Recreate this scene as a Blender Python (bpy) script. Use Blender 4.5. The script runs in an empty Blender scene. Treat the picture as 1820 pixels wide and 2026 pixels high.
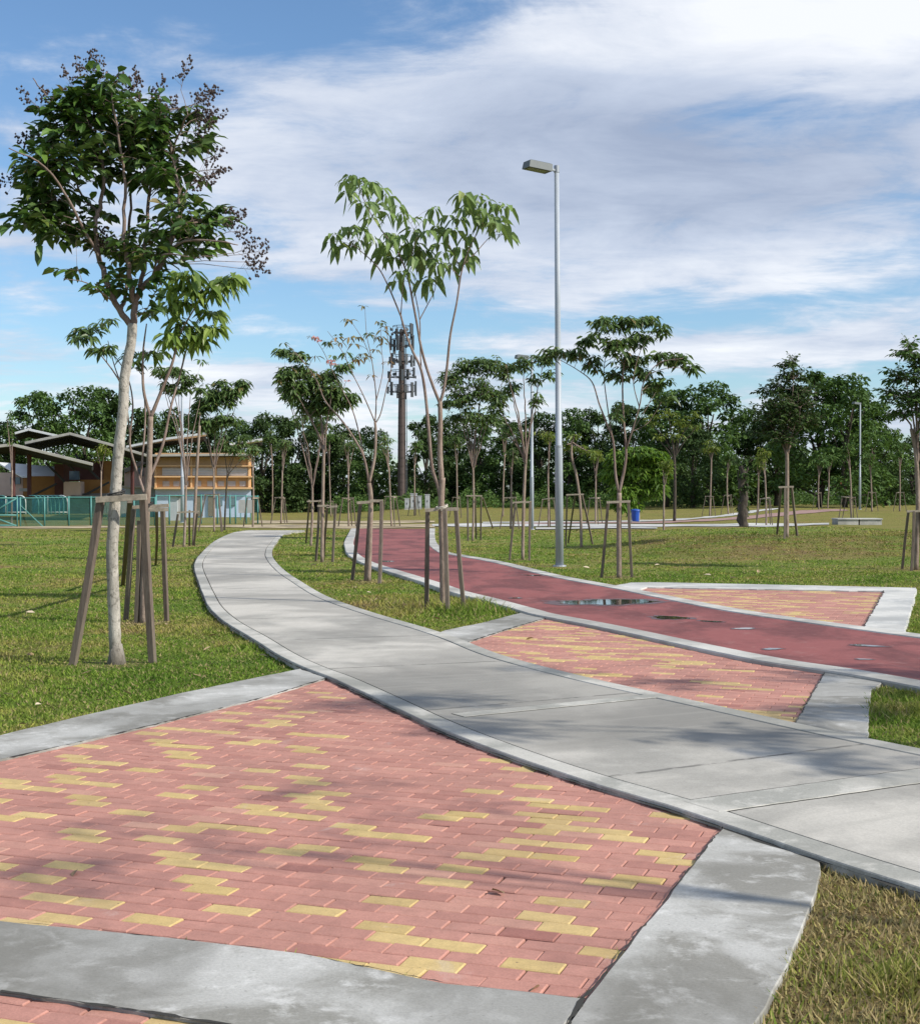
import bpy, math, random
import numpy as np
from mathutils import Vector, Matrix
R = math.radians
random.seed(7); rng = np.random.default_rng(7)
sc = bpy.context.scene
col = sc.collection

# ------------------------------------------------------------------ camera, sky, sun, exposure
F = 2772.0; CX = 910.0; CY = 1013.0; HZ = 976.5; EYE = 1.5
PITCH = math.atan((CY - HZ) / F)
cam = bpy.data.cameras.new('camera'); camo = bpy.data.objects.new('camera', cam); col.objects.link(camo)
cam.sensor_fit = 'HORIZONTAL'; cam.sensor_width = 36; cam.lens = 36 * F / 1820
cam.clip_start = 0.1; cam.clip_end = 6000
camo.location = (0, 0, EYE); camo.rotation_euler = (math.pi / 2 - PITCH, 0, 0)
sc.camera = camo
sc.view_settings.view_transform = 'Standard'; sc.view_settings.look = 'None'
sc.view_settings.gamma = 1; sc.view_settings.exposure = 0.22
SUN_EL = R(37); SUN_AZ = R(113)          # azimuth measured from +Y towards +X
SUN_STRENGTH = 4.7
sd = bpy.data.lights.new('sun', 'SUN'); sd.energy = SUN_STRENGTH; sd.angle = R(0.9); sd.color = (1, 0.93, 0.82)
so = bpy.data.objects.new('sun', sd); col.objects.link(so)
sv = Vector((math.sin(SUN_AZ) * math.cos(SUN_EL), math.cos(SUN_AZ) * math.cos(SUN_EL), math.sin(SUN_EL)))
so.rotation_euler = sv.to_track_quat('Z', 'Y').to_euler()

world = bpy.data.worlds.new('World'); sc.world = world; world.use_nodes = True
WT = world.node_tree; WT.nodes.clear()
def wn(t, **k):
    n = WT.nodes.new(t)
    for a, b in k.items(): setattr(n, a, b)
    return n
def wl(a, b): WT.links.new(a, b)
def wm(op, a, b=None, c=None, clamp=False):
    n = wn('ShaderNodeMath', operation=op, use_clamp=clamp)
    for i, v in enumerate((a, b, c)):
        if v is None: continue
        if isinstance(v, (int, float)): n.inputs[i].default_value = v
        else: wl(v, n.inputs[i])
    return n.outputs[0]
sky = wn('ShaderNodeTexSky'); sky.sky_type = 'NISHITA'; sky.sun_disc = False
sky.sun_elevation = SUN_EL; sky.sun_rotation = SUN_AZ; sky.altitude = 0
sky.air_density = 1.0; sky.dust_density = 0.4; sky.ozone_density = 2.0
tcw = wn('ShaderNodeTexCoord'); sep = wn('ShaderNodeSeparateXYZ'); wl(tcw.outputs['Generated'], sep.inputs[0])
dx, dy, dz = sep.outputs
az = wm('ARCTAN2', dx, dy)
hyp = wm('SQRT', wm('ADD', wm('MULTIPLY', dx, dx), wm('MULTIPLY', dy, dy)))
el = wm('ARCTAN2', dz, hyp)
den = wm('ADD', wm('MAXIMUM', dz, 0.0), 0.10)
comb = wn('ShaderNodeCombineXYZ'); wl(wm('DIVIDE', dx, den), comb.inputs[0]); wl(wm('DIVIDE', dy, den), comb.inputs[1])
def noise_w(scale, detail, rough, dist=0.0, off=(0, 0, 0), vec=None, sc3=(1, 1, 1)):
    mp = wn('ShaderNodeMapping'); mp.inputs['Location'].default_value = off; mp.inputs['Scale'].default_value = sc3
    wl(vec or comb.outputs[0], mp.inputs[0])
    n = wn('ShaderNodeTexNoise'); n.inputs['Scale'].default_value = scale; n.inputs['Detail'].default_value = detail
    n.inputs['Roughness'].default_value = rough; n.inputs['Distortion'].default_value = dist
    wl(mp.outputs[0], n.inputs['Vector']); return n.outputs['Fac']
nA = noise_w(1.1, 8, 0.55, 0.25, (3.1, 1.2, 0), sc3=(1, 0.8, 1))
nB = noise_w(2.8, 8, 0.62, 0.4, (7.7, 4.4, 0), sc3=(0.8, 0.8, 1))
nC = noise_w(0.9, 6, 0.55, 0.2, (13, 8, 0)); nD = noise_w(5.5, 7, 0.68, 0.8, (2, 9, 0), sc3=(0.6, 1.2, 1))
def G2(x, y, sx, sy, amp, base):
    a0 = math.atan((x - CX) / F); e0 = math.atan((HZ - y) / F)
    t1 = wm('DIVIDE', wm('SUBTRACT', az, a0), sx / F); t2 = wm('DIVIDE', wm('SUBTRACT', el, e0), sy / F)
    g = wm('EXPONENT', wm('MULTIPLY', wm('ADD', wm('MULTIPLY', t1, t1), wm('MULTIPLY', t2, t2)), -1.0))
    return wm('MULTIPLY_ADD', g, amp, base)
bias = 0.10
for (x, y, sx, sy, amp) in [(150, 30, 420, 50, -0.42), (850, 15, 330, 75, -0.40), (1230, 165, 120, 25, -0.10), (200, 620, 500, 90, -0.46),
                            (700, 560, 300, 45, -0.10), (1100, 640, 300, 45, -0.18), (1560, 745, 330, 35, -0.22), (1700, 600, 260, 14, -0.20), (600, 700, 600, 60, -0.10),
                            (1150, 350, 900, 190, 0.36), (1600, 90, 500, 140, 0.48), (300, 230, 500, 110, 0.10), (560, 790, 700, 50, 0.14),
                            (1560, 560, 420, 40, 0.28), (1500, 690, 350, 30, 0.30), (1000, 680, 180, 20, 0.2),
                            (60, 500, 120, 14, 0.22), (400, 740, 260, 26, 0.26)]:
    bias = G2(x, y, sx, sy, amp, bias)
cov = wm('ADD', wm('ADD', wm('MULTIPLY', wm('SUBTRACT', nA, 0.5), 1.7), wm('MULTIPLY_ADD', wm('SUBTRACT', nD, 0.5), 0.40, wm('MULTIPLY', wm('SUBTRACT', nB, 0.5), 1.7))), bias)
mr = wn('ShaderNodeMapRange', interpolation_type='SMOOTHSTEP'); wl(cov, mr.inputs[0])
mr.inputs[1].default_value = -0.22; mr.inputs[2].default_value = 0.38; mask = mr.outputs[0]
# cloud brightness: thick underside grey-blue, thin parts bright
gb = 0.56
for (x, y, sx, sy, amp) in [(1150, 350, 750, 190, -0.34), (1700, 60, 600, 130, 0.40), (1600, 565, 420, 60, 0.20), (1500, 690, 350, 40, 0.25), (560, 790, 700, 60, 0.25), (1700, 400, 350, 70, -0.16), (250, 330, 400, 120, 0.10)]:
    gb = G2(x, y, sx, sy, amp, gb)
br = wm('ADD', wm('MULTIPLY', wm('SUBTRACT', nC, 0.5), 1.1), gb, clamp=True)
br = wm('ADD', br, wm('MULTIPLY_ADD', wm('SUBTRACT', nD, 0.5), 0.30, wm('MULTIPLY', wm('SUBTRACT', nB, 0.5), 0.85)), clamp=True)
cr = wn('ShaderNodeValToRGB'); wl(br, cr.inputs[0])
cr.color_ramp.elements[0].color = (0.33, 0.39, 0.52, 1); cr.color_ramp.elements[0].position = 0.05
cr.color_ramp.elements[1].color = (0.86, 0.88, 0.92, 1); cr.color_ramp.elements[1].position = 0.95
e = cr.color_ramp.elements.new(0.5); e.color = (0.53, 0.59, 0.71, 1)
SKY_STR = 0.11
# pale the deep blue slightly towards the photograph's
tint = wn('ShaderNodeMix', data_type='RGBA', blend_type='MULTIPLY'); tint.inputs[0].default_value = 1.0
wl(sky.outputs[0], tint.inputs[6]); tint.inputs[7].default_value = (0.86, 1.02, 1.15, 1)
cl = wn('ShaderNodeMix', data_type='RGBA', blend_type='MULTIPLY'); cl.inputs[0].default_value = 1.0
wl(cr.outputs[0], cl.inputs[6]); k = 1 / SKY_STR; cl.inputs[7].default_value = (k, k, k, 1); cl.clamp_factor = False
mx = wn('ShaderNodeMix', data_type='RGBA'); wl(wm('MULTIPLY', mask, 0.93), mx.inputs[0]); wl(tint.outputs[2], mx.inputs[6]); wl(cl.outputs[2], mx.inputs[7])
bg = wn('ShaderNodeBackground'); bg.inputs[1].default_value = SKY_STR; wl(mx.outputs[2], bg.inputs[0])
wo = wn('ShaderNodeOutputWorld'); wl(bg.outputs[0], wo.inputs[0])

# ------------------------------------------------------------------ mapping from measured points to real places
cp, sp = math.cos(-PITCH), math.sin(-PITCH)
def ray(x, y):
    a = (x - CX) / F; b = (CY - y) / F
    return np.array([a, cp - sp * b, sp + cp * b])
def smooth(t):
    t = np.clip(t, 0, 1); return t * t * (3 - 2 * t)
def hgt(x, y):
    x = np.asarray(x, float); y = np.asarray(y, float)
    z = -0.019 - 0.011 * smooth((y - 10) / 4)
    z = z + 0.40 * np.exp(-(((x - 9.8) / 5.2) ** 4)) * np.exp(-(((y - 41) / 7.5) ** 4))
    z = z + 0.10 * np.exp(-(((x - 16) / 7) ** 2) - ((y - 44) / 9) ** 2)
    z = z - 0.65 * smooth((y - 76) / 34) * smooth((-x - 3) / 12)
    z = z + 0.30 * smooth((y - 75) / 30) * smooth((x - 14) / 12)
    z = z + 0.025 * np.sin(x * 0.9 + 1.3) * np.sin(y * 0.55) * smooth((y - 24) / 10) + 0.012 * np.sin(x * 2.3) * np.sin(y * 1.7 + 2) * smooth((np.abs(x) + y - 16) / 8)
    return z
def G(x, y, z=None):
    d = ray(x, y)
    if z is not None:
        t = (z - EYE) / d[2]; return Vector((d[0] * t, d[1] * t, z))
    t = (-0.03 - EYE) / d[2]
    for _ in range(30):
        zz = float(hgt(d[0] * t, d[1] * t)); t = 0.5 * t + 0.5 * (zz - EYE) / d[2]
    return Vector((d[0] * t, d[1] * t, float(hgt(d[0] * t, d[1] * t))))
def W(x, y, Y):
    d = ray(x, y); t = Y / d[1]; return Vector((d[0] * t, Y, EYE + d[2] * t))

# ------------------------------------------------------------------ helpers
def tag(o, label=None, cat=None, group=None, kind=None):
    if label: o['label'] = label
    if cat: o['category'] = cat
    if group: o['group'] = group
    if kind: o['kind'] = kind
    return o
def empty(name, loc=(0, 0, 0), label=None, cat=None, group=None, rz=0):
    o = bpy.data.objects.new(name, None); col.objects.link(o); o.location = loc; o.rotation_euler = (0, 0, rz)
    o.empty_display_size = 0.2
    return tag(o, label, cat, group)
class MB:
    def __init__(s): s.v = []; s.f = []; s.uv = None
    def add(s, vs, fs):
        n = len(s.v); s.v += [tuple(p) for p in vs]; s.f += [tuple(i + n for i in f) for f in fs]
    def box(s, c, d, rz=0, rot=None):
        m = rot or Matrix.Rotation(rz, 3, 'Z'); c = Vector(c)
        vs = [c + m @ Vector((a * d[0] / 2, b * d[1] / 2, e * d[2] / 2)) for a in (-1, 1) for b in (-1, 1) for e in (-1, 1)]
        s.add(vs, [(0, 1, 3, 2), (4, 6, 7, 5), (0, 4, 5, 1), (2, 3, 7, 6), (0, 2, 6, 4), (1, 5, 7, 3)])
    def bar(s, a, b, w, h=None, up=(0, 0, 1), bev=0.15):
        a = Vector(a); b = Vector(b); h = h or w; d = (b - a).normalized(); u = Vector(up)
        if abs(d.dot(u)) > 0.95: u = Vector((0.2, 1, 0))
        r = d.cross(u).normalized(); u = r.cross(d).normalized()
        k = w * bev; hw = w / 2; hh = h / 2
        sec = [(-hw + k, -hh), (hw - k, -hh), (hw, -hh + k), (hw, hh - k), (hw - k, hh), (-hw + k, hh), (-hw, hh - k), (-hw, -hh + k)]
        vs = [p + r * x + u * y for p in (a, b) for x, y in sec]
        fs = [(i, (i + 1) % 8, 8 + (i + 1) % 8, 8 + i) for i in range(8)] + [tuple(range(7, -1, -1)), tuple(range(8, 16))]
        s.add(vs, fs)
    def tube(s, pts, rad, n=8, cap=True, bump=0.0):
        pts = [Vector(p) for p in pts]
        if isinstance(rad, (int, float)): rad = [rad] * len(pts)
        rings = []; prev = None
        for i, p in enumerate(pts):
            t = (pts[min(i + 1, len(pts) - 1)] - pts[max(i - 1, 0)])
            if t.length < 1e-9: t = Vector((0, 0, 1))
            t.normalize()
            if prev is None: r = t.cross(Vector((0.31, 0.95, 0.05))).normalized()
            else: r = (prev - t * prev.dot(t)).normalized()
            prev = r; u = t.cross(r)
            rings.append([p + (r * math.cos(2 * math.pi * j / n) + u * math.sin(2 * math.pi * j / n)) * rad[i] * (1 + (random.uniform(-bump, bump) if bump else 0)) for j in range(n)])
        vs = [q for rg in rings for q in rg]
        fs = [(i * n + j, i * n + (j + 1) % n, (i + 1) * n + (j + 1) % n, (i + 1) * n + j) for i in range(len(pts) - 1) for j in range(n)]
        if cap: fs += [tuple(range(n - 1, -1, -1)), tuple((len(pts) - 1) * n + j for j in range(n))]
        s.add(vs, fs)
    def build(s, name, mat, parent=None, smooth=False, kind=None):
        me = bpy.data.meshes.new(name); me.from_pydata(s.v, [], s.f); me.update()
        if smooth: me.shade_smooth()
        o = bpy.data.objects.new(name, me); col.objects.link(o)
        if mat: me.materials.append(mat)
        if parent is not None:
            o.parent = parent
            # vertices are given in world space: bring them into the parent's frame
            mi = (Matrix.Translation(parent_world(parent)) @ Matrix.Rotation(parent_rz(parent), 4, 'Z')).inverted()
            me.transform(mi)
        if kind: o['kind'] = kind
        return o
def parent_world(p):
    v = Vector(p.location); q = p.parent
    while q is not None: v = v + Vector(q.location); q = q.parent
    return v
def parent_rz(p):
    a = p.rotation_euler.z; q = p.parent
    while q is not None: a += q.rotation_euler.z; q = q.parent
    return a
def copy_tree(o, parent=None):
    c = o.copy(); col.objects.link(c); c.parent = parent
    for ch in list(o.children): copy_tree(ch, c)
    return c
def np_mesh(name, V, Fq, mat, parent=None, attrs=None, smooth_=False, kind=None):
    """V (n,3), Fq list of (m,k) index arrays"""
    me = bpy.data.meshes.new(name)
    V = np.asarray(V, np.float32).copy()
    if parent is not None:
        pw = parent_world(parent); V -= np.array(pw, np.float32)
    me.vertices.add(len(V)); me.vertices.foreach_set('co', V.ravel())
    idx = np.concatenate([f.ravel() for f in Fq]).astype(np.int32)
    cnt = np.concatenate([np.full(len(f), f.shape[1]) for f in Fq]).astype(np.int32)
    st = np.concatenate([[0], np.cumsum(cnt)[:-1]]).astype(np.int32)
    me.loops.add(len(idx)); me.loops.foreach_set('vertex_index', idx)
    me.polygons.add(len(cnt)); me.polygons.foreach_set('loop_start', st); me.polygons.foreach_set('loop_total', cnt)
    me.polygons.foreach_set('use_smooth', np.full(len(cnt), bool(smooth_)))
    me.update(calc_edges=True); me.validate()
    for k_, a in (attrs or {}).items():
        at = me.attributes.new(k_, 'FLOAT', 'POINT'); at.data.foreach_set('value', np.asarray(a, np.float32))
    me.materials.append(mat)
    o = bpy.data.objects.new(name, me); col.objects.link(o)
    if parent is not None: o.parent = parent
    if kind: o['kind'] = kind
    return o

# ------------------------------------------------------------------ materials
class Mat:
    def __init__(s, name, rough=0.7, spec=0.4):
        s.m = bpy.data.materials.new(name); s.m.use_nodes = True; s.t = s.m.node_tree
        s.b = s.t.nodes['Principled BSDF']; s.b.inputs['Roughness'].default_value = rough; s.b.inputs['Specular IOR Level'].default_value = spec
        s.tc = s.t.nodes.new('ShaderNodeTexCoord')
        s.geo = s.t.nodes.new('ShaderNodeNewGeometry')
    def n(s, t, **k):
        q = s.t.nodes.new(t)
        for a, b in k.items(): setattr(q, a, b)
        return q
    def l(s, a, b): s.t.links.new(a, b)
    def noise(s, scale, detail=5, rough=0.6, dist=0, off=(0, 0, 0), sc3=(1, 1, 1), pos=True):
        mp = s.n('ShaderNodeMapping'); mp.inputs['Location'].default_value = off; mp.inputs['Scale'].default_value = sc3
        s.l(s.geo.outputs['Position'] if pos else s.tc.outputs['Object'], mp.inputs[0])
        q = s.n('ShaderNodeTexNoise'); q.inputs['Scale'].default_value = scale; q.inputs['Detail'].default_value = detail
        q.inputs['Roughness'].default_value = rough; q.inputs['Distortion'].default_value = dist
        s.l(mp.outputs[0], q.inputs['Vector']); return q.outputs['Fac']
    def ramp(s, fac, stops, interp='LINEAR'):
        q = s.n('ShaderNodeValToRGB'); s.l(fac, q.inputs[0]); r = q.color_ramp; r.interpolation = interp
        r.elements[0].position = stops[0][0]; r.elements[0].color = (*stops[0][1], 1)
        r.elements[1].position = stops[-1][0]; r.elements[1].color = (*stops[-1][1], 1)
        for p, c in stops[1:-1]:
            e_ = r.elements.new(p); e_.color = (*c, 1)
        return q.outputs[0]
    def mix(s, fac, a, b, mode='MIX'):
        q = s.n('ShaderNodeMix', data_type='RGBA', blend_type=mode)
        for i, v in ((0, fac), (6, a), (7, b)):
            if isinstance(v, (int, float)): q.inputs[i].default_value = v
            elif isinstance(v, tuple): q.inputs[i].default_value = (*v, 1)
            else: s.l(v, q.inputs[i])
        return q.outputs[2]
    def math(s, op, a, b=None, clamp=False):
        q = s.n('ShaderNodeMath', operation=op, use_clamp=clamp)
        for i, v in enumerate((a, b)):
            if v is None: continue
            if isinstance(v, (int, float)): q.inputs[i].default_value = v
            else: s.l(v, q.inputs[i])
        return q.outputs[0]
    def step(s, f, a, b):
        q = s.n('ShaderNodeMapRange', interpolation_type='SMOOTHSTEP'); s.l(f, q.inputs[0]); q.inputs[1].default_value = a; q.inputs[2].default_value = b
        return q.outputs[0]
    def attr(s, name):
        q = s.n('ShaderNodeAttribute'); q.attribute_name = name; return q.outputs['Fac']
    def color(s, c):
        if isinstance(c, tuple): s.b.inputs['Base Color'].default_value = (*c, 1)
        else: s.l(c, s.b.inputs['Base Color'])
    def bump(s, h, strength=0.3, dist=0.01):
        q = s.n('ShaderNodeBump'); q.inputs['Strength'].default_value = strength; q.inputs['Distance'].default_value = dist
        s.l(h, q.inputs['Height']); s.l(q.outputs[0], s.b.inputs['Normal'])

def gray(v): return (v, v, v)
def plain(name, c, rough=0.6, var=0.12, scale=6, metal=0.0, spec=0.4):
    m = Mat(name, rough, spec); nz = m.noise(scale, 5, 0.6)
    lo = tuple(x * (1 - var) for x in c); hi = tuple(min(1, x * (1 + var)) for x in c)
    m.color(m.ramp(nz, [(0.3, lo), (0.7, hi)])); m.b.inputs['Metallic'].default_value = metal
    return m.m
def mat_concrete(name, base, dark, pale, stain=0.5, sc_=1.0, joints=False, wetlo=0.4):
    m = Mat(name, 0.85, 0.3)
    big = m.noise(0.9 * sc_, 6, 0.6, 0.6, sc3=(1, 1, 1)); mid = m.noise(5 * sc_, 7, 0.65, 0.3, off=(4, 2, 0)); fine = m.noise(90, 4, 0.7)
    spk = m.noise(35, 3, 0.6, off=(1, 7, 2)); vf = m.noise(260, 2, 0.6)
    c = m.mix(m.step(big, 0.40, 0.58), dark, base)
    c = m.mix(m.math('MULTIPLY', m.step(mid, 0.5, 0.68), stain), c, pale)
    c = m.mix(m.math('MULTIPLY', m.step(m.noise(2.2 * sc_, 8, 0.7, 0.5, off=(9, 1, 0)), 0.55, 0.7), 0.45), c, dark)
    c = m.mix(0.55, c, m.ramp(fine, [(0.25, gray(0.62)), (0.75, gray(1.25))]), 'MULTIPLY')
    c = m.mix(m.math('MULTIPLY', m.step(spk, 0.66, 0.74), 0.45), c, tuple(v * 0.5 for v in dark))
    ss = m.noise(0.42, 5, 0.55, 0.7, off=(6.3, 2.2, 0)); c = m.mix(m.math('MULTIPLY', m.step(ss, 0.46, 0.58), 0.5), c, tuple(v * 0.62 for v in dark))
    if joints:
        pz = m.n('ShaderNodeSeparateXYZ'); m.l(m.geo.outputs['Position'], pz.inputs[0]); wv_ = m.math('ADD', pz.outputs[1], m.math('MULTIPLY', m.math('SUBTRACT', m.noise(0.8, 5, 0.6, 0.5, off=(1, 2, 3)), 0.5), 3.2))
        damp_shade = m.math('MULTIPLY', m.step(wv_, 7.6, 8.8), m.math('SUBTRACT', 1.0, m.step(wv_, 11.2, 12.6))); c = m.mix(m.math('MULTIPLY', damp_shade, 0.5), c, (0.17, 0.165, 0.15))  # darker stretch: damp staining and tree shade, both put into the path colour
        uv = m.n('ShaderNodeUVMap'); uv.uv_map = 'UVMap'; sp_ = m.n('ShaderNodeSeparateXYZ'); m.l(uv.outputs[0], sp_.inputs[0])
        wob = m.math('MULTIPLY', m.math('SUBTRACT', m.noise(7, 4, 0.6, off=(3, 3, 3)), 0.5), 0.05)
        v = m.math('ADD', sp_.outputs[1], wob)
        fr = m.math('FRACT', m.math('DIVIDE', v, 2.45)); d = m.math('MULTIPLY', m.math('ABSOLUTE', m.math('SUBTRACT', fr, 0.5)), 2.45)
        ln = m.math('SUBTRACT', 1.0, m.step(d, 0.006, 0.028)); br_ = m.step(m.noise(3.1, 4, 0.7, off=(8, 8, 1)), 0.40, 0.52)
        c = m.mix(m.math('MULTIPLY', m.math('MULTIPLY', ln, br_), 0.75), c, (0.05, 0.05, 0.045))
        # dirt washed against the joints
        dd = m.math('SUBTRACT', 1.0, m.step(d, 0.0, 0.45)); c = m.mix(m.math('MULTIPLY', m.math('MULTIPLY', dd, m.step(mid, 0.35, 0.65)), 0.35), c, dark)
        # broom strokes across the slab
        sw = m.n('ShaderNodeTexNoise'); sw.inputs['Scale'].default_value = 1.0; sw.inputs['Detail'].default_value = 6; mp = m.n('ShaderNodeMapping')
        mp.inputs['Scale'].default_value = (0.7, 9.0, 1); m.l(uv.outputs[0], mp.inputs[0]); m.l(mp.outputs[0], sw.inputs['Vector'])
        c = m.mix(m.math('MULTIPLY', m.step(sw.outputs['Fac'], 0.5, 0.72), 0.35), c, dark)
    m.color(c)
    rr = m.n('ShaderNodeMapRange'); m.l(big, rr.inputs[0]); rr.inputs[1].default_value = 0.3; rr.inputs[2].default_value = 0.7; rr.inputs[3].default_value = 0.7; rr.inputs[4].default_value = 0.92
    m.l(rr.outputs[0], m.b.inputs['Roughness'])
    m.bump(m.math('ADD', m.math('MULTIPLY', fine, 0.4), m.math('MULTIPLY', mid, 1.0)), 0.35, 0.006)
    return m.m
M = {}
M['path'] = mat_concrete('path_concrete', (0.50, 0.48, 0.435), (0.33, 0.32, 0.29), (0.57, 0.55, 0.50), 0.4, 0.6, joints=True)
M['kerb'] = mat_concrete('kerb_concrete', (0.48, 0.47, 0.43), (0.32, 0.32, 0.29), (0.60, 0.585, 0.54), 0.6, 1.2)
M['border'] = mat_concrete('border_concrete', (0.44, 0.44, 0.42), (0.24, 0.235, 0.21), (0.58, 0.58, 0.56), 0.7, 1.3)
M['track_kerb'] = mat_concrete('track_kerb_concrete', (0.52, 0.515, 0.48), (0.36, 0.355, 0.33), (0.64, 0.63, 0.59), 0.6, 1.0)
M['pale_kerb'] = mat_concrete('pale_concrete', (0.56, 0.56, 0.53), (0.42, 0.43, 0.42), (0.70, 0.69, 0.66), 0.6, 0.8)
M['gap'] = plain('joint_dirt', (0.035, 0.034, 0.03), 0.95)

m = Mat('paving_brick', 0.8, 0.3)
t_ = m.attr('tone'); y_ = m.attr('yellow')
f_ = m.noise(120, 4, 0.7); g_ = m.noise(14, 6, 0.65); b_ = m.noise(1.3, 6, 0.6, 0.4)
red = m.ramp(t_, [(0.0, (0.32, 0.14, 0.115)), (0.35, (0.42, 0.205, 0.165)), (0.7, (0.47, 0.235, 0.188)), (1.0, (0.52, 0.30, 0.225))])
yel = m.ramp(t_, [(0.0, (0.46, 0.335, 0.135)), (1.0, (0.60, 0.45, 0.21))])
c = m.mix(y_, red, yel)
c = m.mix(0.5, c, m.ramp(f_, [(0.25, gray(0.62)), (0.75, gray(1.3))]), 'MULTIPLY')
c = m.mix(0.7, c, m.ramp(g_, [(0.3, gray(0.80)), (0.7, gray(1.12))]), 'MULTIPLY')
c = m.mix(m.math('MULTIPLY', m.step(b_, 0.42, 0.62), 0.2), c, (0.17, 0.105, 0.09))
c = m.mix(m.math('MULTIPLY', m.step(m.noise(42, 3, 0.6, off=(7, 7, 0)), 0.68, 0.74), 0.7), c, (0.10, 0.07, 0.06))
c = m.mix(m.math('MULTIPLY', m.step(m.noise(2.6, 8, 0.72, 0.6, off=(5, 3, 0)), 0.60, 0.74), 0.40), c, (0.50, 0.44, 0.41))
m.color(c); m.bump(m.math('ADD', f_, g_), 0.3, 0.003); M['brick'] = m.m

m = Mat('red_track', 0.72, 0.35)
f_ = m.noise(150, 3, 0.7); g_ = m.noise(1.1, 7, 0.62, 0.5, sc3=(1, 0.5, 1)); h_ = m.noise(9, 6, 0.7)
c = m.mix(m.step(g_, 0.38, 0.60), (0.135, 0.040, 0.038), (0.250, 0.076, 0.070)); c = m.mix(m.math('MULTIPLY', m.step(m.noise(3.3, 7, 0.7, 0.8, off=(4, 4, 0)), 0.56, 0.70), 0.5), c, (0.30, 0.17, 0.15))
c = m.mix(m.math('MULTIPLY', m.step(h_, 0.45, 0.75), 0.4), c, (0.33, 0.125, 0.11))
c = m.mix(0.5, c, m.ramp(f_, [(0.25, gray(0.6)), (0.75, gray(1.35))]), 'MULTIPLY')
m.color(c); m.bump(f_, 0.35, 0.004); M['track'] = m.m

m = Mat('puddle_water', 0.03, 0.9); m.color((0.035, 0.022, 0.02)); m.b.inputs['IOR'].default_value = 1.45
m.bump(m.noise(6, 2, 0.5), 0.02, 0.004); M['water'] = m.m

def grass_color(m, tone=None):
    """shared patches of lush, dry and bare turf"""
    a = m.noise(0.33, 7, 0.62, 0.5, off=(2, 5, 0), sc3=(1, 1, 0)); b = m.noise(1.7, 6, 0.65, 0.2, off=(8, 3, 0), sc3=(1, 1, 0)); d = m.noise(0.09, 3, 0.5, off=(1, 1, 0), sc3=(1, 1, 0))
    c = m.ramp(m.math('ADD', m.math('MULTIPLY', a, 0.6), m.math('MULTIPLY', b, 0.4)), [(0.34, (0.100, 0.172, 0.027)), (0.46, (0.172, 0.238, 0.044)), (0.54, (0.255, 0.262, 0.072)), (0.64, (0.34, 0.255, 0.11))])
    bank = m.n('ShaderNodeSeparateXYZ'); m.l(m.geo.outputs['Position'], bank.inputs[0]); h2 = m.noise(1.3, 7, 0.7, 0.4, off=(3, 6, 0), sc3=(1, 1.6, 0))
    bx = m.math('SUBTRACT', 1.0, m.step(m.math('ABSOLUTE', m.math('SUBTRACT', bank.outputs[0], 9.5)), 3.5, 6.5)); by = m.math('SUBTRACT', 1.0, m.step(m.math('ABSOLUTE', m.math('SUBTRACT', bank.outputs[1], 35.5)), 1.8, 4.6))
    c = m.mix(m.math('MULTIPLY', m.math('MULTIPLY', bx, by), m.math('MULTIPLY', m.step(h2, 0.38, 0.60), 0.7)), c, (0.22, 0.14, 0.065))
    c = m.mix(m.math('MULTIPLY', m.step(bank.outputs[1], 44.0, 70.0), 0.6), c, (0.25, 0.20, 0.065))
    return c, a, b
m = Mat('ground_turf', 0.95, 0.1)
c, a, b = grass_color(m)
hi = m.noise(38, 5, 0.75); h2 = m.noise(9, 6, 0.7)
c = m.mix(m.step(m.math('ADD', m.math('MULTIPLY', a, 0.5), m.math('MULTIPLY', h2, 0.5)), 0.53, 0.63), c, (0.20, 0.145, 0.075))
bank = m.n('ShaderNodeSeparateXYZ'); m.l(m.geo.outputs['Position'], bank.inputs[0])
st1 = m.math('MULTIPLY', m.math('SUBTRACT', 1.0, m.step(bank.outputs[1], 6.0, 6.9)), m.step(bank.outputs[0], 0.7, 0.9))
c = m.mix(m.math('MULTIPLY', st1, 0.85), c, m.mix(m.step(h2, 0.4, 0.6), (0.19, 0.12, 0.06), (0.30, 0.225, 0.11)))
c = m.mix(0.85, c, m.ramp(hi, [(0.25, gray(0.40)), (0.75, gray(1.25))]), 'MULTIPLY')
m.color(c); m.bump(m.math('ADD', hi, h2), 0.9, 0.05); M['ground'] = m.m
m = Mat('grass_blade', 0.7, 0.12)
c, a, b = grass_color(m); t_ = m.attr('tone'); dr_ = m.attr('dry')
c = m.mix(1.0, c, m.ramp(t_, [(0, (0.42, 0.55, 0.40)), (0.5, (0.95, 1.05, 0.85)), (1, (1.60, 1.60, 1.25))]), 'MULTIPLY')
c = m.mix(dr_, c, (0.40, 0.31, 0.17)); m.color(c)
tr = m.n('ShaderNodeBsdfTranslucent'); m.l(c, tr.inputs[0]); ms = m.n('ShaderNodeMixShader'); ms.inputs[0].default_value = 0.3
m.l(m.b.outputs[0], ms.inputs[1]); m.l(tr.outputs[0], ms.inputs[2]); m.l(ms.outputs[0], m.t.nodes['Material Output'].inputs[0]); M['grass'] = m.m

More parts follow.
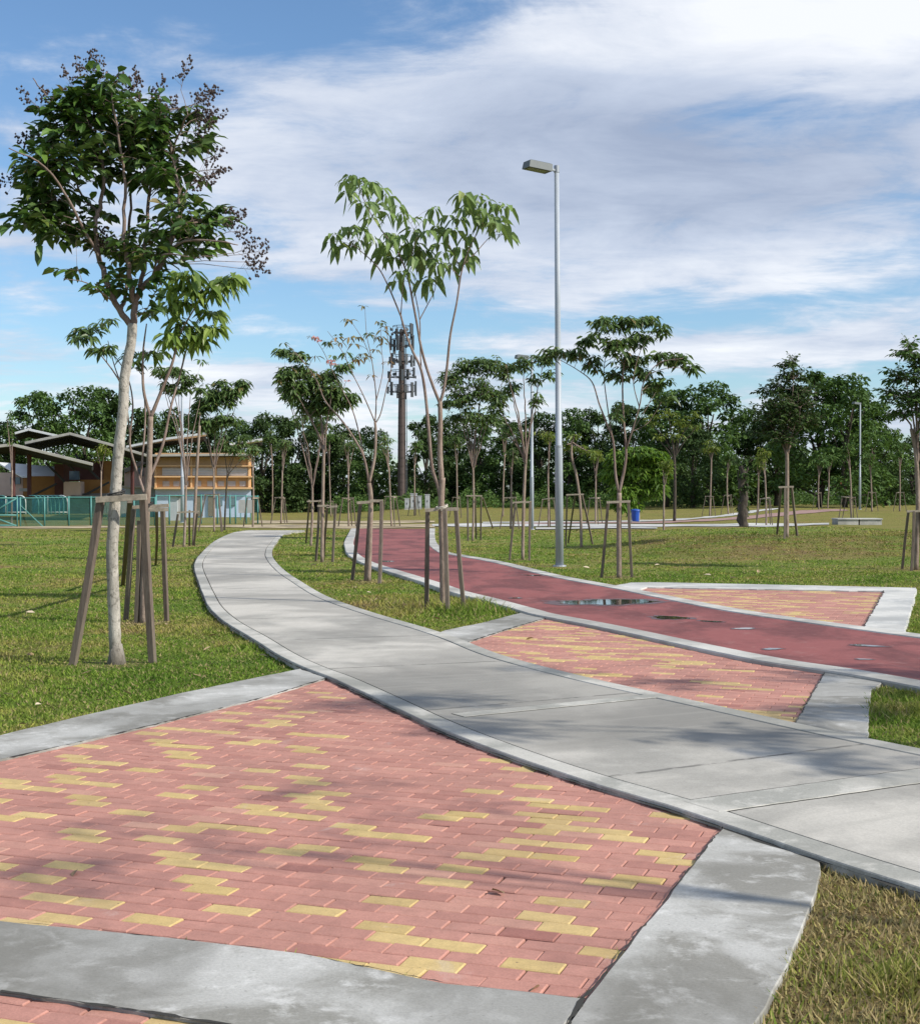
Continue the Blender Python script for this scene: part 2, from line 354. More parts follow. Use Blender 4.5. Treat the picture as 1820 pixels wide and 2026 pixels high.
def mat_leaf(name, stops, trans=0.3, rough=0.42, spec=0.45):
    m = Mat(name, rough, spec); t_ = m.attr('tone'); c = m.ramp(t_, stops)
    nz = m.noise(2.2, 3, 0.6); c = m.mix(0.6, c, m.ramp(nz, [(0.3, gray(0.72)), (0.7, gray(1.25))]), 'MULTIPLY')
    m.color(c); tr = m.n('ShaderNodeBsdfTranslucent'); m.l(m.mix(0.5, c, (1.0, 1.0, 0.35), 'MULTIPLY'), tr.inputs[0])
    ms = m.n('ShaderNodeMixShader'); ms.inputs[0].default_value = trans
    m.l(m.b.outputs[0], ms.inputs[1]); m.l(tr.outputs[0], ms.inputs[2]); m.l(ms.outputs[0], m.t.nodes['Material Output'].inputs[0]); return m.m
M['leaf_dark'] = mat_leaf('leaf_dark', [(0, (0.030, 0.066, 0.018)), (0.5, (0.065, 0.135, 0.030)), (0.85, (0.12, 0.22, 0.04)), (1, (0.15, 0.20, 0.045))], 0.28, 0.38)
M['leaf_pale'] = mat_leaf('leaf_pale', [(0, (0.11, 0.175, 0.058)), (0.5, (0.18, 0.27, 0.088)), (0.9, (0.20, 0.30, 0.085)), (1, (0.26, 0.31, 0.10))], 0.33, 0.42)
M['leaf_mid'] = mat_leaf('leaf_mid', [(0, (0.055, 0.10, 0.030)), (0.5, (0.092, 0.155, 0.044)), (0.9, (0.14, 0.22, 0.06)), (1, (0.20, 0.16, 0.06))], 0.3, 0.42)
M['leaf_yellow'] = mat_leaf('leaf_yellow', [(0, (0.075, 0.125, 0.020)), (0.5, (0.14, 0.20, 0.028)), (1, (0.25, 0.27, 0.045))], 0.4, 0.5)
M['leaf_bush'] = mat_leaf('leaf_bush', [(0, (0.06, 0.125, 0.018)), (0.5, (0.12, 0.225, 0.030)), (1, (0.24, 0.37, 0.05))], 0.38, 0.5)
M['leaf_autumn'] = mat_leaf('leaf_autumn', [(0, (0.09, 0.10, 0.04)), (0.5, (0.20, 0.17, 0.07)), (1, (0.34, 0.20, 0.09))], 0.35, 0.5)
M['leaf_far'] = mat_leaf('leaf_far', [(0, (0.026, 0.050, 0.016)), (0.5, (0.050, 0.090, 0.027)), (1, (0.09, 0.15, 0.042))], 0.2, 0.65, 0.2)
M['leaf_far_b'] = mat_leaf('leaf_far_b', [(0, (0.042, 0.085, 0.022)), (0.5, (0.080, 0.148, 0.038)), (1, (0.14, 0.23, 0.058))], 0.25, 0.65, 0.2)
M['flower'] = mat_leaf('pink_flower', [(0, (0.62, 0.30, 0.34)), (1, (0.80, 0.52, 0.55))], 0.4, 0.6)
M['fruit'] = plain('seed_capsule', (0.045, 0.030, 0.026), 0.7, 0.3, 30)

def mat_bark(name, a, b, spots=None, sc_=1.0):
    m = Mat(name, 0.85, 0.2); n1 = m.noise(9 * sc_, 7, 0.7, 0.6, sc3=(1, 1, 0.4)); n2 = m.noise(60 * sc_, 4, 0.7, sc3=(1, 1, 0.5))
    c = m.mix(m.step(n1, 0.34, 0.66), a, b)
    if spots:
        c = m.mix(m.math('MULTIPLY', m.step(m.noise(26, 5, 0.65, off=(2, 2, 2)), 0.53, 0.64), 0.75), c, spots)
        zz = m.n('ShaderNodeSeparateXYZ'); m.l(m.geo.outputs['Position'], zz.inputs[0])
        c = m.mix(m.math('MULTIPLY', m.math('SUBTRACT', 1.0, m.step(m.math('ADD', zz.outputs[2], m.math('MULTIPLY', n1, 0.25)), 0.12, 0.42)), 0.8), c, (0.10, 0.085, 0.065))
    c = m.mix(0.6, c, m.ramp(n2, [(0.25, gray(0.65)), (0.75, gray(1.25))]), 'MULTIPLY')
    m.color(c); m.bump(m.math('ADD', n1, n2), 0.6, 0.012); return m.m
M['bark_white'] = mat_bark('bark_white', (0.30, 0.28, 0.245), (0.47, 0.44, 0.39), (0.15, 0.14, 0.12))
M['bark_tan'] = mat_bark('bark_tan', (0.20, 0.15, 0.12), (0.33, 0.26, 0.215))
M['bark_limb'] = mat_bark('bark_limb', (0.16, 0.115, 0.095), (0.27, 0.21, 0.18))
M['bark_dark'] = mat_bark('bark_dark', (0.045, 0.038, 0.032), (0.09, 0.075, 0.06))
def mat_wood():
    m = Mat('stake_timber', 0.85, 0.2); n1 = m.noise(16, 6, 0.7, 0.5, sc3=(3, 3, 0.25)); n2 = m.noise(70, 4, 0.7, sc3=(2, 2, 0.2)); n3 = m.noise(0.7, 2, 0.5)
    c = m.mix(m.step(n1, 0.32, 0.68), (0.115, 0.088, 0.072), (0.185, 0.150, 0.122)); c = m.mix(m.step(n3, 0.4, 0.65), c, m.mix(0.5, c, (0.20, 0.175, 0.13)))
    c = m.mix(0.6, c, m.ramp(n2, [(0.25, gray(0.62)), (0.75, gray(1.25))]), 'MULTIPLY'); m.color(c); m.bump(n2, 0.5, 0.004); return m.m
M['timber'] = mat_wood()
M['timber_pale'] = plain('crossbar_timber', (0.30, 0.26, 0.205), 0.85, 0.3, 25)
M['rubber'] = plain('black_tie', (0.02, 0.02, 0.02), 0.6)
M['rope'] = plain('pale_rope', (0.50, 0.47, 0.40), 0.8)
M['galv'] = plain('galvanised_steel', (0.34, 0.38, 0.43), 0.5, 0.06, 5, 0.0, 0.4)
M['lamp_box'] = plain('lamp_housing', (0.10, 0.12, 0.125), 0.5, 0.08, 9)
M['lamp_glass'] = plain('lamp_glass', (0.10, 0.10, 0.09), 0.15, 0.1, 9)
M['sand'] = mat_concrete('sandy_soil', (0.46, 0.38, 0.25), (0.30, 0.235, 0.14), (0.56, 0.48, 0.34), 0.5, 0.5)

# ------------------------------------------------------------------ ground sheet
def grid_axis(lo, hi, fine_lo, fine_hi, step):
    a = list(np.arange(fine_lo, fine_hi + 1e-6, step)); s = step; v = fine_hi
    while v < hi: s *= 1.3; v += s; a.append(min(v, hi))
    s = step; v = fine_lo
    while v > lo: s *= 1.3; v -= s; a.insert(0, max(v, lo))
    return np.unique(np.array(a))
xs = grid_axis(-3000, 3000, -30, 34, 0.8); ys = grid_axis(-60, 5000, 2, 125, 0.8)
X, Y = np.meshgrid(xs, ys); Z = hgt(X, Y)
nx, ny = len(xs), len(ys); ii = np.arange((ny - 1) * nx).reshape(ny - 1, nx)[:, :-1].ravel()
o = np_mesh('ground', np.stack([X.ravel(), Y.ravel(), Z.ravel()], 1), [np.stack([ii, ii + 1, ii + nx + 1, ii + nx], 1)], M['ground'], smooth_=True, kind='structure')

# ------------------------------------------------------------------ measured outlines (image-plane survey turned into plan coordinates)
ZP, ZT = 0.028, 0.022
pl = [(494, 1049), (462, 1053.6), (426, 1069.6), (398, 1094.5), (386, 1112), (385, 1126.5), (394, 1155), (402, 1176), (414, 1201), (444, 1229.6), (497, 1261.5), (551, 1296), (605, 1322), (660, 1343), (740, 1380), (860, 1437), (1000, 1492), (1150, 1543), (1320, 1593), (1430, 1630), (1620, 1694), (1820, 1758)]
pr = [(608, 1048.6), (565, 1055.5), (544, 1076.8), (538, 1094.5), (544, 1108.7), (565, 1130), (597, 1151), (647, 1180), (725, 1208), (810, 1233), (867, 1249), (920, 1267), (986, 1295), (1126, 1332), (1261, 1363), (1323, 1376), (1473, 1407), (1572, 1431), (1717, 1462), (1820, 1482)]
tl = [(694.5, 1046), (682, 1070), (681.7, 1082), (688, 1097.5), (713, 1113), (752, 1126.5), (837.6, 1154), (889.5, 1172), (950, 1187.5), (1029.6, 1210), (1059, 1218), (1178, 1241), (1344, 1277), (1499, 1308.5), (1634, 1329), (1737.5, 1347), (1820, 1363)]
tr_ = [(860.5, 1044), (862, 1070), (886, 1091.5), (920, 1099), (996, 1112), (1109, 1139), (1214, 1158.5), (1261, 1167), (1344, 1184), (1499, 1212.6), (1706, 1241), (1820, 1256)]
def plan(pts, z): return [G(x, y, z) for x, y in pts]
def catmull(P, k=6):
    out = []; n = len(P)
    for i in range(n - 1):
        p0, p1, p2, p3 = P[max(i - 1, 0)], P[i], P[i + 1], P[min(i + 2, n - 1)]
        for j in range(k):
            t = j / k
            out.append(0.5 * ((2 * p1) + (-p0 + p2) * t + (2 * p0 - 5 * p1 + 4 * p2 - p3) * t * t + (-p0 + 3 * p1 - 3 * p2 + p3) * t ** 3))
    out.append(P[-1].copy()); return out
def extend(P, L):
    d = (P[-1] - P[-2]).normalized(); return P + [P[-1] + d * (L * k / 4) for k in range(1, 5)]
def resample(P, n):
    A = np.array([tuple(p) for p in P]); s = np.concatenate([[0], np.cumsum(np.linalg.norm(np.diff(A, axis=0), axis=1))])
    t = np.linspace(0, s[-1], n); return np.stack([np.interp(t, s, A[:, k]) for k in range(3)], 1), t
NP = 240
PL, tP = resample(catmull(extend(plan(pl, ZP), 6)), NP); PR, _ = resample(catmull(extend(plan(pr, ZP), 7)), NP)
# pair left and right stations by closest point so joints run square to the path
def pair(A, B):
    out = []; j = 0
    for a in A:
        dd = np.linalg.norm(B - a, axis=1); k = max(j, int(np.argmin(dd))); j = k; out.append(B[k])
    out = np.array(out)
    for _ in range(10): out[1:-1] = 0.25 * out[:-2] + 0.5 * out[1:-1] + 0.25 * out[2:]
    return out
PRp = pair(PL, PR)
TL, tT = resample(catmull(extend(plan(tl, ZT), 9)), NP); TR, _ = resample(catmull(extend(plan(tr_, ZT), 9)), NP); TRp = pair(TL, TR)
def inset(A, B, w):
    d = B - A; L = np.linalg.norm(d, axis=1, keepdims=True); return A + d / L * w
def offset_line(A, w, sgn):
    t = np.gradient(A, axis=0); n = np.stack([t[:, 1], -t[:, 0], 0 * t[:, 0]], 1); n /= np.linalg.norm(n, axis=1, keepdims=True) + 1e-9
    return A + n * w * sgn
def ribbon(name, A, B, z, depth, mat, tt=None, jit=0.0, ncross=1, kind='structure', cham=0.0):
    """solid strip between two lines with its top at z and vertical sides"""
    n = len(A); A = A.copy(); B = B.copy(); A[:, 2] = z; B[:, 2] = z
    if jit:
        w_ = rng.normal(0, jit, n); w_ = np.convolve(w_, [.25, .5, .25], 'same'); A[:, :2] += w_[:, None] * 0.7
    rows = []
    d = (B - A); L = np.linalg.norm(d, axis=1, keepdims=True); u = d / np.maximum(L, 1e-6)
    lowA = A.copy(); lowA[:, 2] -= depth; lowB = B.copy(); lowB[:, 2] -= depth
    cols = [lowA]
    if cham:
        a2 = A.copy(); a2[:, 2] -= cham; b2 = B.copy(); b2[:, 2] -= cham
        cols += [a2, A + u * cham]; inner = [A + u * cham + (B - A - 2 * u * cham) * (k / ncross) for k in range(1, ncross)]; cols += inner + [B - u * cham, b2]
    else:
        cols += [A + d * (k / ncross) for k in range(ncross + 1)]
    cols += [lowB]; k = len(cols); V = np.stack(cols, 1).reshape(-1, 3)
    I = np.arange(n - 1)[:, None] * k + np.arange(k - 1)[None, :]; I = I.ravel()
    Fq = np.stack([I, I + 1, I + k + 1, I + k], 1)
    o = np_mesh(name, V, [Fq], mat, kind=kind)
    me = o.data; uvl = me.uv_layers.new(name='UVMap')
    s = np.concatenate([[0], np.cumsum(np.linalg.norm(np.diff(A, axis=0), axis=1))]) if tt is None else tt
    wv = np.stack([np.linalg.norm(c - A, axis=1) for c in cols], 1); UV = np.stack([wv.ravel(), np.repeat(s, k)], 1).astype(np.float32)
    li = np.zeros(len(me.loops), np.int32); me.loops.foreach_get('vertex_index', li)
    uvl.data.foreach_set('uv', UV[li].ravel()); return o
GAP = 0.014; KW = 0.16
mid_t = 0.5 * tP
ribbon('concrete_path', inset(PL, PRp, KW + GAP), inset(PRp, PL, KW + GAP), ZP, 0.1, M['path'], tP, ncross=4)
ribbon('joint_bed', inset(PL, PRp, 0.02), inset(PRp, PL, 0.02), ZP - 0.03, 0.1, M['gap'])
def segs(name, A, B, z, depth, mat, per, jit, cham=0.012):
    ribbon(name, A, B, z, depth, mat, jit=jit, cham=cham)
segs('kerb', PL, inset(PL, PRp, KW), ZP + 0.003, 0.16, M['kerb'], 12, 0.005, 0.005)
segs('kerb', inset(PRp, PL, KW), PRp, ZP + 0.003, 0.14, M['kerb'], 12, 0.005, 0.005)
TK = 0.28
ribbon('red_path', inset(TL, TRp, TK - 0.01), inset(TRp, TL, TK - 0.01), ZT, 0.1, M['track'], tT, ncross=4)
segs('kerb', TL, inset(TL, TRp, TK), ZT + 0.012, 0.12, M['track_kerb'], 12, 0.008)
segs('kerb', inset(TRp, TL, TK), TRp, ZT + 0.012, 0.12, M['track_kerb'], 12, 0.008)
# two raised pale bands cast across the concrete path
def band(a, b, w, name='joint_band'):
    A = G(a[0], a[1], ZP + 0.004); B = G(b[0], b[1], ZP + 0.004); n = 24
    ln = np.array([tuple(A + (B - A) * (i / n)) for i in range(n + 1)]); ln[:, 0] += rng.normal(0, 0.004, n + 1)
    d = np.array([(B - A).y, -(B - A).x, 0]); d /= np.linalg.norm(d)
    ribbon(name, ln, ln + d * w, ZP + 0.004, 0.03, M['kerb'], jit=0.004, cham=0.003)
    for s_ in (-0.013, w + 0.003):
        ribbon('joint_line', ln + d * s_, ln + d * (s_ + 0.010), ZP + 0.0015, 0.02, M['gap'], jit=0.002)
band((892, 1412), (1280, 1374), 0.15)
band((1350, 1585), (1850, 1516), 0.26)

# ------------------------------------------------------------------ brick paved areas
def poly(pts, z=0.0): return np.array([tuple(G(x, y, z))[:2] if y is not None else x for x, y in pts])
def inside(px, py, P):
    r = np.zeros(len(px), bool); n = len(P)
    for i in range(n):
        x1, y1 = P[i]; x2, y2 = P[(i + 1) % n]
        cnd = ((y1 > py) != (y2 > py)) & (px < (x2 - x1) * (py - y1) / (y2 - y1 + 1e-12) + x1); r ^= cnd
    return r
BA = R(-20.0); ux, uy = math.cos(BA), math.sin(BA); vx, vy = -uy, ux
BL, BW = 0.200, 0.100
def cell(x, y):
    v = x * vx + y * vy; r = math.floor(v / BW); u = x * ux + y * uy; c = math.floor(u / BL - 0.47 * (r % 2) ); return (r, c)
ypts = []
for X_, Y_ in [(1510,390),(1460,425),(1640,452),(1340,465),(1560,480),(1260,505),(1430,532),(1480,497),(1650,522),(960,555),(1230,562),(1100,552),(870,583),(920,620),(950,645),(1110,658),(520,645),(430,700),(460,725),(620,740),(490,770),(810,782),(1000,685),(1050,712),(1100,762),(1420,770),(1330,618),(1480,612),(1640,570),(1760,590),(1660,645),(1700,670),(1690,750),(1640,810),(1700,840),(1750,345),(1790,375),(360,808),(400,838),(590,862),(80,828),(90,865),(270,882),(20,942),(460,940),(490,975),(700,995),(940,900),(1100,885),(1440,885),(1620,910),(1750,895),(1700,945),(1375,970),(1410,1005),(1620,1022),(190,1035),(40,1048)]:
    ypts.append((X_ * .3554, 1247.3 + .3554 * Y_))
for X_, Y_ in [(275,135),(295,162),(665,122),(790,112),(945,128),(570,165),(630,225),(655,257),(835,275),(215,267),(10,290),(715,320),(760,362),(110,342),(130,383),(310,408),(815,440),(170,467),(50,490),(515,475),(1340,125),(1390,150),(1540,165),(1050,218),(1180,202),(1385,250),(1430,285),(1740,290),(1790,240),(1450,410),(1160,445),(1410,515),(1480,560),(1700,588),(1210,650),(1440,685),(1610,658),(1790,350),(1190,22),(1220,45),(1670,90),(1770,80),(80,890),(730,880)]:
    ypts.append((X_ * .5076, 1570.6 + .5076 * Y_))
for X_, Y_ in [(50,145),(225,170),(280,185),(120,270),(320,253),(330,305),(380,328),(540,343),(235,372),(400,388),(530,380),(460,415),(770,375),(230,437),(290,467),(525,440),(470,487),(700,457),(110,520),(300,540),(730,525),(800,555),(630,622),(500,638),(310,712),(240,775),(320,820),(480,915),(165,960)]:
    ypts.append((923.9 + .4924 * X_, 1432 + .4924 * Y_))
ycells = set()
for a_, b_ in ypts:
    g = G(a_, b_, 0.0); ycells.add(cell(g.x, g.y))
def lay_bricks(name, P, zoff=0.0, random_y=False):
    mnx, mny = P.min(0) - 0.4; mxx, mxy = P.max(0) + 0.4
    cs = [(x * ux + y * uy, x * vx + y * vy) for x in (mnx, mxx) for y in (mny, mxy)]
    r0 = math.floor(min(c[1] for c in cs) / BW); r1 = math.ceil(max(c[1] for c in cs) / BW)
    c0 = math.floor(min(c[0] for c in cs) / BL) - 1; c1 = math.ceil(max(c[0] for c in cs) / BL) + 1
    Rr, Cc = np.meshgrid(np.arange(r0, r1 + 1), np.arange(c0, c1 + 1), indexing='ij'); Rr = Rr.ravel(); Cc = Cc.ravel()
    U0 = (Cc + 0.47 * (Rr % 2)) * BL; V0 = Rr * BW
    keep = np.zeros(len(Rr), bool)
    for a in (0.0, .25, .5, .75, 1.0):
        for b in (0.0, .5, 1.0):
            u = U0 + a * BL; v = V0 + b * BW; keep |= inside(u * ux + v * vx, u * uy + v * vy, P)
    Rr, Cc, U0, V0 = Rr[keep], Cc[keep], U0[keep], V0[keep]; n = len(U0)
    yel = np.zeros(n)
    if random_y:
        pat = [[(0, 0)], [(0, 0), (-1, 0)], [(0, 0), (-1, 0), (-1, 1)], [(0, 0), (0, 1)], [(0, 0), (1, 0), (1, -1)]]
        S = set(); key = list(zip(Rr, Cc))
        for q in key:
            if random.random() < random_y:
                for dr, dc in random.choice(pat): S.add((q[0] + dr, q[1] + dc))
        yel = np.array([1.0 if q in S else 0.0 for q in key])
    else:
        yel = np.array([1.0 if (r, c) in ycells else 0.0 for r, c in zip(Rr, Cc)])
    g = 0.0014; b = 0.0048
    ju = rng.normal(0, 0.0012, n); jv = rng.normal(0, 0.0008, n); jz = np.clip(rng.normal(0, 0.0008, n), -.0016, .0016) + zoff + 0.0014 * np.sin(U0 * 1.3 + 1) * np.sin(V0 * 1.7) - 0.001; ta = np.clip(rng.normal(0, 0.0008, (n, 2)), -.0016, .0016)
    V = np.zeros((n, 12, 3)); q = 0
    for lvl, (ins, z) in enumerate(((g, -0.03), (g, -b * 0.8), (g + b, 0.0))):
        for su, sv_ in ((0, 0), (1, 0), (1, 1), (0, 1)):
            u = U0 + ju + (ins if su == 0 else BL - ins); v = V0 + jv + (ins if sv_ == 0 else BW - ins)
            V[:, q, 0] = u * ux + v * vx; V[:, q, 1] = u * uy + v * vy; V[:, q, 2] = z + jz + (ta[:, 0] * (su - .5) + ta[:, 1] * (sv_ - .5)) * 2; q += 1
    f = []
    for L in (0, 4):
        for i in range(4): f.append((L + i, L + (i + 1) % 4, L + 4 + (i + 1) % 4, L + 4 + i))
    f.append((8, 9, 10, 11)); f = np.array(f)
    Fq = (f[None] + (np.arange(n) * 12)[:, None, None]).reshape(-1, 4)
    tone = np.clip(rng.normal(0.5, 0.17, n), 0, 1)
    return np_mesh(name, V.reshape(-1, 3), [Fq], M['brick'], attrs={'tone': np.repeat(tone, 12), 'yellow': np.repeat(yel, 12)}, kind='structure')
def slab(name, P, z, depth, mat, jit=0.0, sub=0.12, cham=0.010):
    """flat concrete slab from an outline, edges subdivided and slightly uneven, with an arris"""
    P = [Vector((p[0], p[1], 0)) for p in P]; out = []
    for i in range(len(P)):
        a = P[i]; b = P[(i + 1) % len(P)]; n = max(1, int((b - a).length / sub))
        nn = Vector((-(b - a).y, (b - a).x, 0)).normalized()
        for j in range(n): out.append(a + (b - a) * (j / n) + nn * (rng.normal(0, jit) if j and jit else 0))
    n = len(out); ar = sum(out[i].x * out[(i + 1) % n].y - out[(i + 1) % n].x * out[i].y for i in range(n))
    if ar < 0: out.reverse()
    mb = MB(); top = []
    for i in range(n):
        t = (out[(i + 1) % n] - out[i - 1]).normalized(); top.append(out[i] + Vector((-t.y, t.x, 0)) * cham)
    vs = [(p.x, p.y, z - depth) for p in out] + [(p.x, p.y, z - cham) for p in out] + [(p.x, p.y, z) for p in top]
    fs = [(i, (i + 1) % n, n + (i + 1) % n, n + i) for i in range(n)] + [(n + i, n + (i + 1) % n, 2 * n + (i + 1) % n, 2 * n + i) for i in range(n)] + [tuple(range(2 * n, 3 * n))]
    mb.add(vs, fs); return mb.build(name, mat, kind='structure')
pA = poly([(648, 1335), (860, 1420), (1000, 1470), (1320, 1570), (1450, 1625), (1155, 1977), (880, 1947), (600, 1889), (400, 1865), (0, 1824), (-260, 1800), (-400, 1600), (0, 1502), (300, 1433), (520, 1377)])
lay_bricks('brick_paving', pA)
pA2 = poly([(-200, 1935), (0, 1962), (200, 1988), (450, 2032), (620, 2075), (700, 2140), (-300, 2140)])
lay_bricks('brick_paving', pA2)
pB = poly([(925, 1268), (1000, 1243), (1075, 1220), (1178, 1238), (1344, 1272), (1499, 1304), (1634, 1329), (1572, 1431), (1473, 1416), (1261, 1375), (986, 1306)])
lay_bricks('brick_paving', pB, random_y=0.11)
pC = poly([(1262, 1160), (1400, 1161), (1748, 1168), (1706, 1246), (1499, 1218), (1344, 1188)])
lay_bricks('brick_paving', pC, random_y=0.12)
# dark sand bed under the bricks
for P in (pA, pA2, pB, pC):
    c_ = P.mean(0); slab('sand_bed', P, -0.0125, 0.05, M['gap'], sub=5, cham=0.001)
ZB = 0.012
def sb(pts, mat='border', jit=0.004, z=ZB): return slab('concrete_border', poly(pts, z), z, 0.09, M[mat], jit, cham=0.004)
sb([(-420, 1555), (0, 1455), (180, 1412), (350, 1373), (500, 1342), (600, 1322), (640, 1318), (700, 1345), (648, 1341), (520, 1380), (300, 1435), (150, 1470), (0, 1503), (-430, 1602)])
sb([(-300, 1790), (0, 1822), (400, 1863), (600, 1887), (880, 1946), (1152, 1976), (1112, 2034), (900, 2095), (620, 2072), (450, 2028), (200, 1989), (0, 1962), (-260, 1925)])
sb([(1440, 1622), (1540, 1655), (1625, 1688), (1618, 1745), (1600, 1800), (1580, 1852), (1550, 1925), (1490, 2030), (1440, 2130), (1030, 2140), (1119, 2034), (1160, 1976), (1290, 1814)])
sb([(862, 1254), (880, 1247), (950, 1233), (1032, 1212), (1070, 1218), (1078, 1223), (1000, 1246), (927, 1270), (905, 1268)], z=ZB)
sb([(1634, 1325), (1700, 1336), (1745, 1350), (1722, 1365), (1715, 1470), (1570, 1435)], z=ZB)
sb([(1218, 1158), (1248, 1152.5), (1300, 1152), (1500, 1156), (1812, 1163), (1814, 1168), (1748, 1169.5), (1400, 1163.5), (1280, 1161.5), (1262, 1167), (1240, 1166)], 'pale_kerb', 0.01, 0.02)
sb([(1750, 1169.5), (1813, 1168.5), (1800, 1215), (1788, 1256), (1704, 1248)], 'pale_kerb', 0.01, 0.018)

# soil packed in the seams between kerbs, borders and bricks
def dirt_line(A, w, z, seed, gaps=0.25):
    A = np.asarray(A, float); n = len(A); t = np.gradient(A, axis=0); nn = np.stack([-t[:, 1], t[:, 0], 0 * t[:, 0]], 1); nn /= np.linalg.norm(nn, axis=1, keepdims=True) + 1e-9
    r_ = np.random.default_rng(seed); ww = w * np.clip(0.75 + 0.5 * np.convolve(r_.normal(0, 1, n), [.3, .4, .3], 'same') + .25 * r_.normal(0, 1, n) - gaps, 0.08, 2)[:, None]
    off = 0.003 * r_.normal(0, 1, n)[:, None]; P = A + nn * (off - ww / 2); Q = A + nn * (off + ww / 2); P[:, 2] = z; Q[:, 2] = z
    V = np.stack([P, Q], 1).reshape(-1, 3); I = np.arange(n - 1) * 2; return np_mesh('seam_soil', V, [np.stack([I, I + 1, I + 3, I + 2], 1)], M['gap'], kind='structure')
def line_px(pts, z, step=.035):
    P = [np.array(tuple(G(x, y, z))) for x, y in pts]; L = sum(np.linalg.norm(b - a) for a, b in zip(P, P[1:])); return resample([Vector(p) for p in P], max(8, int(L / step)))[0]
PLd = resample([Vector(p) for p in PL], 900)[0]; PRd = resample([Vector(p) for p in PR], 900)[0]
def shift(A, d): t = np.gradient(A, axis=0); nn = np.stack([-t[:, 1], t[:, 0], 0 * t[:, 0]], 1); nn /= np.linalg.norm(nn, axis=1, keepdims=True); return A + nn * d
sgn = -1 if np.linalg.norm(shift(PLd, .1)[450] - PRd[450]) < np.linalg.norm(shift(PLd, -.1)[450] - PRd[450]) else 1
dirt_line(shift(PLd, sgn * .012), .030, 0.0135, 1, 0.1); dirt_line(shift(PRd, -sgn * .010), .018, 0.0135, 2, 0.3)
for k_, (pts, w) in enumerate([([(0, 1503), (150, 1470), (300, 1435), (520, 1380), (648, 1341)], .018), ([(1155, 1976), (1290, 1814), (1440, 1622)], .011), ([(0, 1962), (200, 1989), (450, 2028), (620, 2072)], .020), ([(1119, 2034), (1157, 1976)], .018),
                               ([(927, 1270), (1000, 1246), (1078, 1223)], .03), ([(1634, 1327), (1572, 1433)], .012), ([(1748, 1169.5), (1706, 1246)], .02), ([(1152, 1976), (880, 1946), (600, 1887), (400, 1863), (0, 1822)], .006)]):
    dirt_line(line_px(pts, ZB), w, ZB + .0015 if k_ != 6 else .0215, 10 + k_, 0.25)
# puddles on the red path, each with a damp margin
m = Mat('damp_track', 0.38, 0.5); f_ = m.noise(150, 3, 0.7); m.color(m.mix(0.5, (0.085, 0.030, 0.028), m.ramp(f_, [(0.25, gray(0.6)), (0.75, gray(1.3))]), 'MULTIPLY')); m.bump(f_, 0.15, 0.003); M['damp_shade'] = m.m
def puddle(name, outline, z=ZT + 0.0045):
    P = [G(x, y, z) for x, y in outline]; n = len(P); c_ = sum(P, Vector()) / n
    Q = []
    for i in range(n):
        p0, p1, p2, p3 = P[i - 1], P[i], P[(i + 1) % n], P[(i + 2) % n]
        for j in range(10):
            t = j / 10; Q.append(0.5 * ((2 * p1) + (-p0 + p2) * t + (2 * p0 - 5 * p1 + 4 * p2 - p3) * t * t + (-p0 + 3 * p1 - 3 * p2 + p3) * t ** 3))
    N = len(Q); ph = rng.random(6) * 6.28
    big = max((q - c_).length for q in Q) > .45
    for sc_, zz, mt, nm in (((1.0, z, 'water', name), (1.22, z - .002, 'damp_shade', 'damp_patch')) if big else ((0.7, z, 'water', name), (.95, z - .002, 'damp_shade', 'damp_patch'))):
        out = []
        for i, q in enumerate(Q):
            a = 6.283 * i / N; w = 1 + .10 * math.sin(3 * a + ph[0]) + .09 * math.sin(7 * a + ph[1]) + .06 * math.sin(13 * a + ph[2]) + rng.normal(0, .015); d = (q - c_) * (w * sc_); d += d.normalized() * (.05 if sc_ > 1 else 0); d.y *= (1 if big else .75); out.append((c_.x + d.x, c_.y + d.y, zz))
        mb = MB(); mb.add(out + [(c_.x, c_.y, zz)], [(i, (i + 1) % N, N) for i in range(N)]); mb.build(nm, M[mt], kind='structure')
for pd in [[(1110, 1190), (1150, 1187.5), (1220, 1186), (1285, 1188), (1305, 1190.5), (1265, 1193), (1215, 1196.5), (1140, 1195.5)],
           [(1276, 1219), (1300, 1216), (1350, 1219), (1378, 1223), (1360, 1227), (1310, 1227)], [(1380, 1226), (1430, 1229), (1436, 1232), (1390, 1230)],
           [(1006, 1182), (1030, 1181.5), (1034, 1184), (1010, 1184.5)], [(750, 1109), (776, 1109), (780, 1112), (755, 1112)],
           [(1447, 1242), (1480, 1240.5), (1500, 1243), (1480, 1246), (1452, 1245.5)], [(1505, 1283), (1530, 1280.5), (1552, 1283), (1535, 1286.5), (1510, 1286)],
           [(1676, 1273), (1720, 1275), (1765, 1280), (1720, 1280.5), (1684, 1277)], [(1690, 1302), (1725, 1303.5), (1730, 1306), (1695, 1305)],
           [(1032, 1136), (1070, 1138), (1078, 1140.5), (1040, 1138.5)]]:
    puddle('puddle', pd)

M['faded'] = plain('faded_paving', (0.30, 0.19, 0.165), .85, .15, 1.2)
